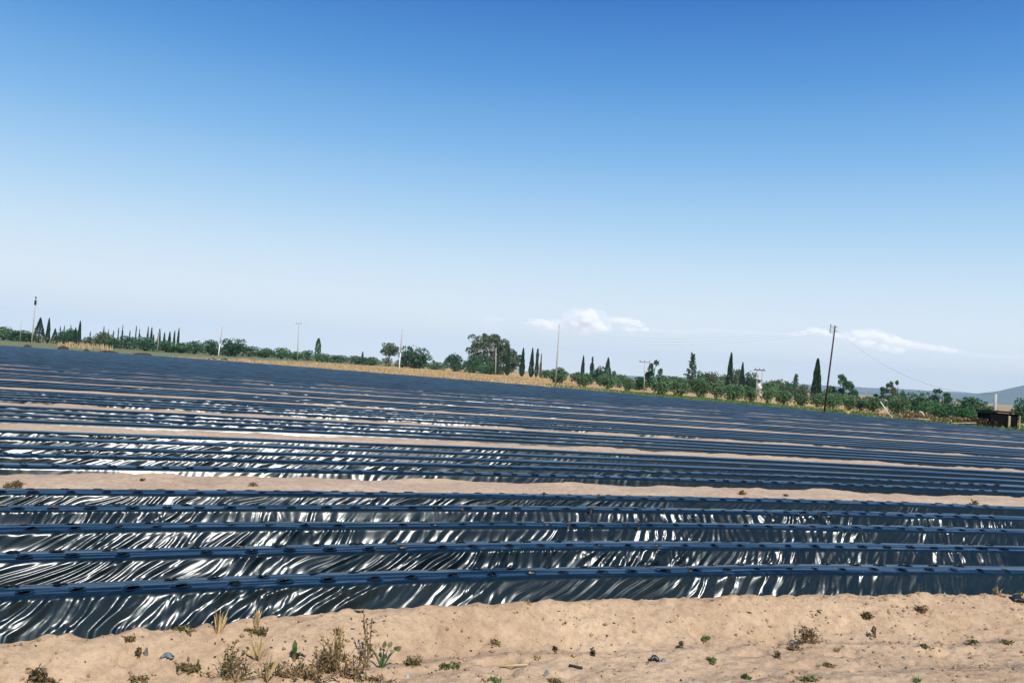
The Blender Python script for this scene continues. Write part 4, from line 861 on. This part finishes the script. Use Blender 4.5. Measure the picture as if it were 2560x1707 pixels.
W_ = [(95, 1704, 70, 62, 'bushy', 'dark branching dried weed at the bottom left corner'), (120, 1700, 60, 22, 'mat', 'low brown weed beside the dark branching one, bottom left'), (340, 1650, 18, 34, 'stalk', 'thin brown trailing weed right of bottom left corner'), (325, 1596, 26, 14, 'mat', 'tiny weed near film edge above the thin trailing weed'),
      (350, 1700, 66, 30, 'mat', 'withered mat of weed along the bottom edge at left'), (470, 1672, 84, 30, 'bushy', 'spreading withered weed left of the large weed patch'), (575, 1698, 76, 66, 'bushy', 'green weed at the left end of the large weed patch'), (555, 1690, 50, 70, 'stalk', 'brown seed stalks at the left end of the large patch'),
      (645, 1650, 56, 62, 'tuft', 'dry grass tuft standing alone above the large patch'), (665, 1704, 50, 66, 'tuft', 'straw grass tuft at the bottom edge of the large patch'), (735, 1648, 60, 62, 'blade', 'leek-like plant with upright blue-green blade'),
      (705, 1690, 70, 40, 'bushy', 'brown weed below the leek-like plant'), (780, 1696, 80, 46, 'bushy', 'dark brown weed right of the leek-like plant'), (815, 1680, 70, 84, 'bushy', 'tall withered weed in the centre of the large patch'), (865, 1690, 84, 76, 'bushy', 'dark dense weed at the right of the large patch'),
      (838, 1680, 26, 130, 'tuft', 'tallest straw grass stalks rising from the large patch'), (912, 1668, 24, 112, 'stalk', 'tall brown seed stalk right of the large patch'), (955, 1668, 66, 60, 'broad', 'green broad-leaved weed right of the tall brown stalk'), (925, 1698, 60, 24, 'mat', 'low withered weed below the broad-leaved one'),
      (1030, 1662, 66, 38, 'bushy', 'small withered weed right of the broad-leaved one'), (1125, 1668, 92, 32, 'mat', 'low green mat of weed in the lower middle'), (460, 1573, 70, 16, 'mat', 'withered mat at the film edge on the left'), (640, 1575, 40, 18, 'mat', 'tiny brown clump at the film edge left of centre'), (840, 1582, 26, 20, 'mat', 'tiny brown clump above the tall seed stalk'),
      (545, 1582, 26, 60, 'tuft', 'pale dry grass stalk leaning on the film at left'), (642, 1568, 12, 48, 'tuft', 'thin dry grass stalk beside the film left of centre'), (1320, 1508, 26, 22, 'tuft', 'small dry grass bit touching the film in the middle'),
      (1342, 1648, 34, 32, 'tuft', 'dry grass tuft on the bank foot in the middle'), (1386, 1634, 14, 26, 'stalk', 'tiny brown sprig right of the middle tuft'), (1482, 1640, 10, 22, 'stalk', 'tiny dark sprig left of the black plastic scrap'), (1240, 1606, 26, 14, 'mat', 'tiny withered weed on the bank left of centre'), (1230, 1700, 60, 18, 'mat', 'low withered green weed at the bottom edge in the middle'), (1385, 1703, 50, 14, 'mat', 'low straw weed at the bottom edge right of centre'),
      (1702, 1620, 16, 26, 'stalk', 'small brown sprig right of the black plastic scrap'), (1775, 1650, 30, 16, 'mat', 'small green cushion weed right of the black scrap'), (1766, 1598, 22, 14, 'mat', 'small green sprig on the bank above the cushion weed'), (1860, 1692, 28, 16, 'mat', 'round green cushion weed near the bottom, right of centre'), (2020, 1700, 72, 36, 'mat', 'spreading green weed at the bottom edge on the right'),
      (2015, 1606, 96, 74, 'bushy', 'dark skeletal dried weed on the right bank'), (1985, 1622, 54, 24, 'mat', 'green creeping weed below the dark skeletal one'), (1945, 1646, 40, 26, 'stalk', 'brown twiggy sprig left below the skeletal weed'), (2090, 1628, 24, 30, 'tuft', 'thin straw tuft right of the skeletal weed'), (2075, 1664, 44, 16, 'mat', 'small dark scattered weed near the bottom right'),
      (2165, 1540, 30, 34, 'bushy', 'small dark withered weed high on the right bank'), (2185, 1594, 26, 42, 'stalk', 'brown stalk weed on the right bank'), (2300, 1530, 38, 30, 'bushy', 'small dark brown weed near film edge at right'), (2312, 1616, 22, 12, 'mat', 'tiny weed at the bank foot on the right'), (2294, 1704, 46, 34, 'tuft', 'green grass sprout at the bottom edge on the right'), (2436, 1606, 40, 16, 'mat', 'small green weed at the bank foot near right edge'), (2515, 1606, 54, 20, 'mat', 'withered weed at the right edge of the bank foot'),
      (2492, 1486, 22, 44, 'tuft', 'dry grass sprig against the film at right edge'), (2550, 1488, 30, 30, 'tuft', 'green grass at the film edge in the right corner')]
for k, (u, v, w, h, kd, lb) in enumerate(W_): weed(u, v, w, h, kd, lb, 300 + k)
for k, (u, v, w, h, kd, lb) in enumerate([(46, 1216, 46, 26, 'bushy', 'withered weed on the nearest soil strip at far left'), (22, 1218, 30, 20, 'bushy', 'smaller withered weed at the left end of the soil strip'), (352, 1204, 14, 12, 'stalk', 'tiny sprig on the nearest soil strip at left'), (630, 1214, 20, 16, 'mat', 'small weed clump on the soil strip left of centre'), (1855, 1236, 34, 22, 'bushy', 'brown weed on the nearest soil strip right of centre'), (1700, 1212, 14, 18, 'tuft', 'dry sprig on the back edge of the soil strip'),
                                          (1965, 1238, 20, 12, 'mat', 'tiny brown weed on the soil strip at right'), (2436, 1262, 34, 24, 'bushy', 'brown weed near the right end of the soil strip')]):
    p = at_z(u, v, 0.09); weed(u, v, w, h, kd, lb, 500 + k, p)
# bits of dead stalk and leaf trodden into the soil
r_ = random.Random(77); lt = MB()
for k in range(1500):
    x = r_.uniform(-4.2, 7.0); v = -0.17 - 2.0 * r_.random() ** 1.3; y_ = float(rowY(x, Y1)) + v; a = r_.gauss(-0.7, 0.7); L = r_.uniform(0.008, 0.035) * (1 if r_.random() < 0.93 else 2.2)
    lt.leaf((x, y_, float(track_z(x, v)) + 0.004), Vector((math.cos(a) * L, math.sin(a) * L, r_.uniform(-0.1, 0.35) * L)), L * r_.uniform(0.12, 0.3), 0 if r_.random() < 0.55 else 1, Vector((0, 0, 1)))
stuff(link('plant_litter', lt.mesh('plant_litter', [M['weed_brown'], M['weed_dark']])), 'dead stalk and leaf bits strewn over the foreground soil', 'plant litter')
# clods
r_ = np.random.RandomState(5); Vs, Fs, b_ = [], [], 0
OCT = np.array([(1, 0, 0), (-1, 0, 0), (0, 1, 0), (0, -1, 0), (0, 0, 1), (0, 0, -1)], float); OF = np.array([(0, 2, 4), (2, 1, 4), (1, 3, 4), (3, 0, 4), (2, 0, 5), (1, 2, 5), (3, 1, 5), (0, 3, 5)])
for k in range(4200):
    x = r_.uniform(-4.2, 7.0); v = -0.17 - 2.0 * r_.rand() ** 1.5; s = 0.004 + 0.016 * r_.rand() ** 5
    if r_.rand() > 0.25 + 1.1 * float(n2(x * 1.1, v * 2.0, 99)) ** 2: continue
    c = np.array([x, float(rowY(x, Y1)) + v, float(track_z(x, v)) + s * 0.3]); Vs.append(c + OCT * s * r_.uniform(0.6, 1.4, (6, 3))); Fs.append(OF + b_); b_ += 6
stuff(link('soil_clods', mesh_np('soil_clods', np.concatenate(Vs), np.concatenate(Fs), False, [M['clod']])), 'small clods and crumbs scattered over the foreground soil', 'clods')
def rock(u, v, wpx, hpx, m, label, cat, seed, name='stone'):
    p = hit(u, v); s = p.y / FPX
    return tag(lump(name, p, 0.5 * wpx * s, 0.4 * wpx * s, hpx * s + 0.04, m, seed, 9), label, cat)
rock(365, 1632, 16, 12, 'stone', 'dark rounded clod on the left part of the bank', 'clod', 1, 'clod')
rock(52, 1613, 14, 5, 'stone', 'flat dark chip near film edge at far left', 'clod', 2, 'clod')
rock(1658, 1652, 17, 7, 'greyscrap', 'grey stone beside the black plastic scrap', 'stone', 3)
rock(1366, 1684, 14, 9, 'greyscrap', 'small grey stone near the bottom in the middle', 'stone', 4)
rock(2200, 1668, 8, 7, 'stone', 'small dark pebble at the lower right', 'stone', 5)
rock(2258, 1645, 14, 5, 'stone', 'flat grey chip at the foot of the right bank', 'stone', 6)
rock(1018, 1692, 13, 10, 'concrete', 'small pale stone below the withered weed, lower middle', 'stone', 7)
def scrap(u, v, wpx, hpx, m, label, seed):
    p = hit(u, v); s = p.y / FPX; r_ = np.random.RandomState(seed); W, H = wpx * s, hpx * s; n = 8
    X, Yy = np.meshgrid(np.linspace(-0.5, 0.5, n), np.linspace(-0.5, 0.5, n), indexing='ij')
    Zz = H * (0.25 + 0.9 * n2(X * 3 + seed, Yy * 3, seed)) * np.exp(-(X ** 2 + Yy ** 2) * 3) + 0.004
    V = np.stack([X * W * (1 + 0.3 * (r_.rand(n, n) - 0.5)), Yy * W * 0.8 + 0.02 * r_.rand(n, n), Zz], -1).reshape(-1, 3)
    o = link('plastic_scrap', mesh_np('plastic_scrap', V, grid_faces(n, n), True, [M[m]]), None, p)
    md = o.modifiers.new('thickness', 'SOLIDIFY'); md.thickness = 0.002
    return tag(o, label, 'plastic scrap')
scrap(1634, 1652, 26, 15, 'scrap', 'crumpled black plastic scrap at the bank foot, right of centre', 3)
scrap(2546, 1502, 44, 16, 'scrap', 'black plastic scrap lying at the right edge of the bank', 5)
scrap(418, 1646, 28, 14, 'greyscrap', 'torn grey plastic scrap on the left part of the bank', 8)
a, b = hit(1422, 1666), hit(1456, 1672)
stick('twig', a + Vector((0, 0, 0.012)), b + Vector((0, 0, 0.01)), 0.008, 'polewood', 'straight dark twig lying at the bank foot in the middle', 'twig')
a, b = hit(1250, 1668), hit(1318, 1668)
stick('twig', a + Vector((0, 0, 0.01)), b + Vector((0, 0, 0.02)), 0.007, 'straw', 'pale straw stick lying left of the dark twig', 'twig')
# young plants standing in planting holes
def seedling(u, v, spx, label, seed):
    p = at_z(u, v, 0.186); r_ = random.Random(seed); s = spx * p.y / FPX; st, lf = MB(), MB()
    for k in range(7):
        a = r_.uniform(0, 6.28); d = Vector((math.cos(a), math.sin(a), r_.uniform(0.5, 1.5))).normalized() * s * r_.uniform(0.5, 1.0); st.tube([(0, 0, -0.03), d * 0.6], [0.004, 0.002], 4, 0, False)
        sd = d.cross(Vector((0.2, 0.1, 1))).normalized() * s * 0.3; lf.poly([d * 0.4, d * 0.7 + sd, d * 1.1, d * 0.7 - sd], 0)
    e = bpy.data.objects.new('young_plant', None); col.objects.link(e); e.location = p
    link('stems', st.mesh('stems', [M['weed_olive']]), e); link('leaves', lf.mesh('leaves', [M['weed_dark']]), e); tag(e, label, 'young plant', 'young plants in the film beds')
SD = [(859, 1266, 9, 'fourth bed, leftmost dark young plant'), (917, 1268, 9, 'fourth bed, second dark young plant from the left'), (1089, 1270, 8, 'fourth bed, small dark plant left of centre'), (1156, 1272, 8, 'fourth bed, small dark plant near the centre'), (1477, 1277, 9, 'fourth bed, dark young plant right of centre'), (1660, 1278, 8, 'fourth bed, small plant left of the right-hand cluster'),
      (1420, 1316, 12, 'third bed, dark young plant left of the tallest one'), (1478, 1316, 10, 'third bed, dark plant just left of the tallest one'), (1596, 1317, 15, 'third bed, tallest dark young plant'), (1930, 1284, 9, 'fourth bed, first plant of the right-hand cluster'), (2002, 1285, 10, 'fourth bed, second plant of the right-hand cluster'), (2048, 1286, 10, 'fourth bed, third plant of the right-hand cluster'), (2085, 1288, 10, 'fourth bed, last plant of the right-hand cluster'),
      (1726, 1425, 14, 'nearest bed, single dark young plant right of centre'), (1360, 1236, 8, 'fifth bed, small plant in the centre'), (1496, 1239, 8, 'fifth bed, small plant right of centre'), (2060, 1262, 9, 'fifth bed, dark plant on the right'), (2253, 1266, 9, 'fifth bed, dark plant near the right edge')]
for k, (u, v, s, lb) in enumerate(SD): seedling(u, v, s, lb, 700 + k)

# ------------------------------------------------------------------ hills, haze, clouds
def hill(name, Y0, prof, seed, deep=1800):
    us = np.linspace(prof[0][0], prof[-1][0], 160); hp = np.interp(us, [p[0] for p in prof], [p[1] for p in prof])
    t = np.linspace(0, 1, 14); xsl = (us - 1280) / FPX
    Yg = Y0 + deep * t[None] * np.ones((160, 1)); Xg = xsl[:, None] * Yg
    env = np.sin(np.clip(t, 0, 1) * np.pi) ** 0.8
    Hh = hp[:, None] * (Y0 + deep * 0.5) / FPX * env[None] * (0.93 + 0.16 * fbm(Xg / 420, Yg / 420, seed, 4)) - 2
    return struct(link(name, mesh_np(name, np.stack([Xg, Yg, Hh], -1).reshape(-1, 3), grid_faces(160, 14), True, [M['hill']])))
hill('hills', 6200, [(2030, 0), (2130, 4), (2220, 10), (2290, 19), (2340, 22), (2390, 19), (2440, 22), (2500, 34), (2560, 53), (2640, 72), (2760, 80), (2950, 60), (3150, 0)], 3)
hill('hills', 8400, [(1350, 0), (1600, 8), (1850, 14), (2050, 17), (2200, 20), (2400, 24), (2700, 20), (3000, 0)], 5, 1500)
hm = bpy.data.materials.new('haze'); hm.use_nodes = True; nt = hm.node_tree; nt.nodes.clear()
ho = nt.nodes.new('ShaderNodeOutputMaterial'); pv = nt.nodes.new('ShaderNodeVolumePrincipled'); nt.links.new(pv.outputs[0], ho.inputs['Volume'])
pv.inputs['Color'].default_value = (0.56, 0.78, 0.98, 1); pv.inputs['Density'].default_value = 0.85e-4; pv.inputs['Anisotropy'].default_value = 0.0
hzo = link('haze', MB().box((0, 0, 172), (22400, 22400, 352)).mesh('haze', [hm])); hzo.display_type = 'WIRE'
stuff(hzo, 'pale summer haze in the air over the plain', 'haze')
def cloudmat(name, dens):
    m = bpy.data.materials.new(name); m.use_nodes = True; nt = m.node_tree; nt.nodes.clear()
    co = nt.nodes.new('ShaderNodeOutputMaterial'); pv = nt.nodes.new('ShaderNodeVolumePrincipled'); nt.links.new(pv.outputs[0], co.inputs['Volume'])
    pv.inputs['Color'].default_value = (1, 0.992, 0.985, 1); pv.inputs['Density'].default_value = dens; pv.inputs['Anisotropy'].default_value = 0.0
    return m
CM, CV = cloudmat('cloud', 0.03), cloudmat('cloud_veil', 0.003)
import bmesh
_bm = bmesh.new(); bmesh.ops.create_icosphere(_bm, subdivisions=2, radius=1)
BV = np.array([v.co[:] for v in _bm.verts]); BF = np.array([[v.index for v in f.verts] for f in _bm.faces]); _bm.free()
def billows(balls, seed, D, c0, nb, stretch, off, lo, hi, core):
    r_ = np.random.RandomState(seed); s = D / FPX; vv, ff, b_ = [], [], 0
    for (u, v, r) in balls:
        c = np.array(at_y(u, v, D) - c0)
        for k in range(nb):
            rr = r * s * (core if k == 0 else r_.uniform(lo, hi)); q = r_.normal(size=3); q /= np.linalg.norm(q); q[2] = abs(q[2]) * 0.9 if r_.rand() < 0.7 else -abs(q[2]) * 0.5
            o = q * r * s * (0 if k == 0 else off) * np.array([1.25 * stretch[0], 1, 0.8 * stretch[1]])
            vv.append(BV * rr * np.array([1.1 * stretch[0], 1.2, 0.85 * stretch[1]]) + c + o); ff.append(BF + b_); b_ += len(BV)
    return np.concatenate(vv), np.concatenate(ff)
def cloud(label, balls, seed, stretch=(1.0, 1.0), thin=False):
    """balls: (u, v, radius px); a heap of billows 15 km off inside a thin veil"""
    D = 15000.0; c0 = at_y(balls[0][0], balls[0][1], D)
    e = bpy.data.objects.new('cloud', None); col.objects.link(e); e.location = c0
    if not thin:
        V, F = billows(balls, seed, D, c0, 16, stretch, 0.78, 0.14, 0.42, 0.72)
        o = link('billows', mesh_np('billows', V, F, True, [CM]), e); md = o.modifiers.new('union', 'REMESH'); md.mode = 'VOXEL'; md.voxel_size = 12; md.use_smooth_shade = True
    V, F = billows([(u, v + 1, r * 1.05) for u, v, r in balls], seed + 50, D - 60, c0, 12, (stretch[0] * 1.5, stretch[1] * 0.95), 0.85, 0.35, 0.75, 0.95)
    o = link('veil', mesh_np('veil', V, F, True, [CV]), e); md = o.modifiers.new('union', 'REMESH'); md.mode = 'VOXEL'; md.voxel_size = 18; md.use_smooth_shade = True
    return tag(e, label, 'cloud', 'small white clouds low over the plain')
cloud('small faint cloud puff left of the larger clouds', [(1230, 799, 12), (1222, 801, 9)], 1, thin=True)
cloud('medium cloud puff left of the brightest cloud', [(1365, 812, 20), (1345, 808, 13), (1380, 818, 15), (1325, 806, 8)], 2)
cloud('brightest and tallest cloud above the middle of the skyline', [(1465, 798, 27), (1477, 784, 16), (1438, 812, 21), (1488, 815, 20), (1415, 818, 13), (1510, 822, 12), (1460, 826, 16)], 3)
cloud('flat cloud just right of the brightest cloud', [(1560, 802, 14), (1542, 800, 10), (1585, 807, 12), (1600, 814, 8), (1575, 824, 10), (1615, 824, 8)], 4, (1.2, 0.9))
cloud('thin streak of cloud left of the big leaning pole', [(1650, 826, 8), (1700, 828, 8), (1755, 829, 7), (1800, 826, 8), (1832, 828, 9), (1870, 831, 8), (1920, 833, 8), (1970, 835, 8)], 5, (3.2, 0.75), True)
cloud('low cloud directly behind the big leaning pole', [(2035, 827, 13), (2008, 832, 10), (1985, 835, 7), (2062, 832, 11), (2088, 838, 9), (2110, 842, 8)], 6, (1.2, 0.9))
cloud('long white cloud right of the big leaning pole', [(2150, 838, 19), (2180, 838, 17), (2205, 845, 18), (2235, 853, 17), (2260, 860, 15), (2284, 864, 13), (2308, 867, 12), (2332, 870, 11), (2356, 873, 11), (2378, 876, 11), (2165, 858, 16), (2205, 868, 14), (2128, 848, 13), (2245, 876, 12)], 7, (1.15, 0.95))
cloud('faint low veil of cloud at the right border', [(2440, 886, 8), (2480, 890, 8), (2520, 893, 8), (2560, 894, 9)], 8, (2.6, 0.7), True)
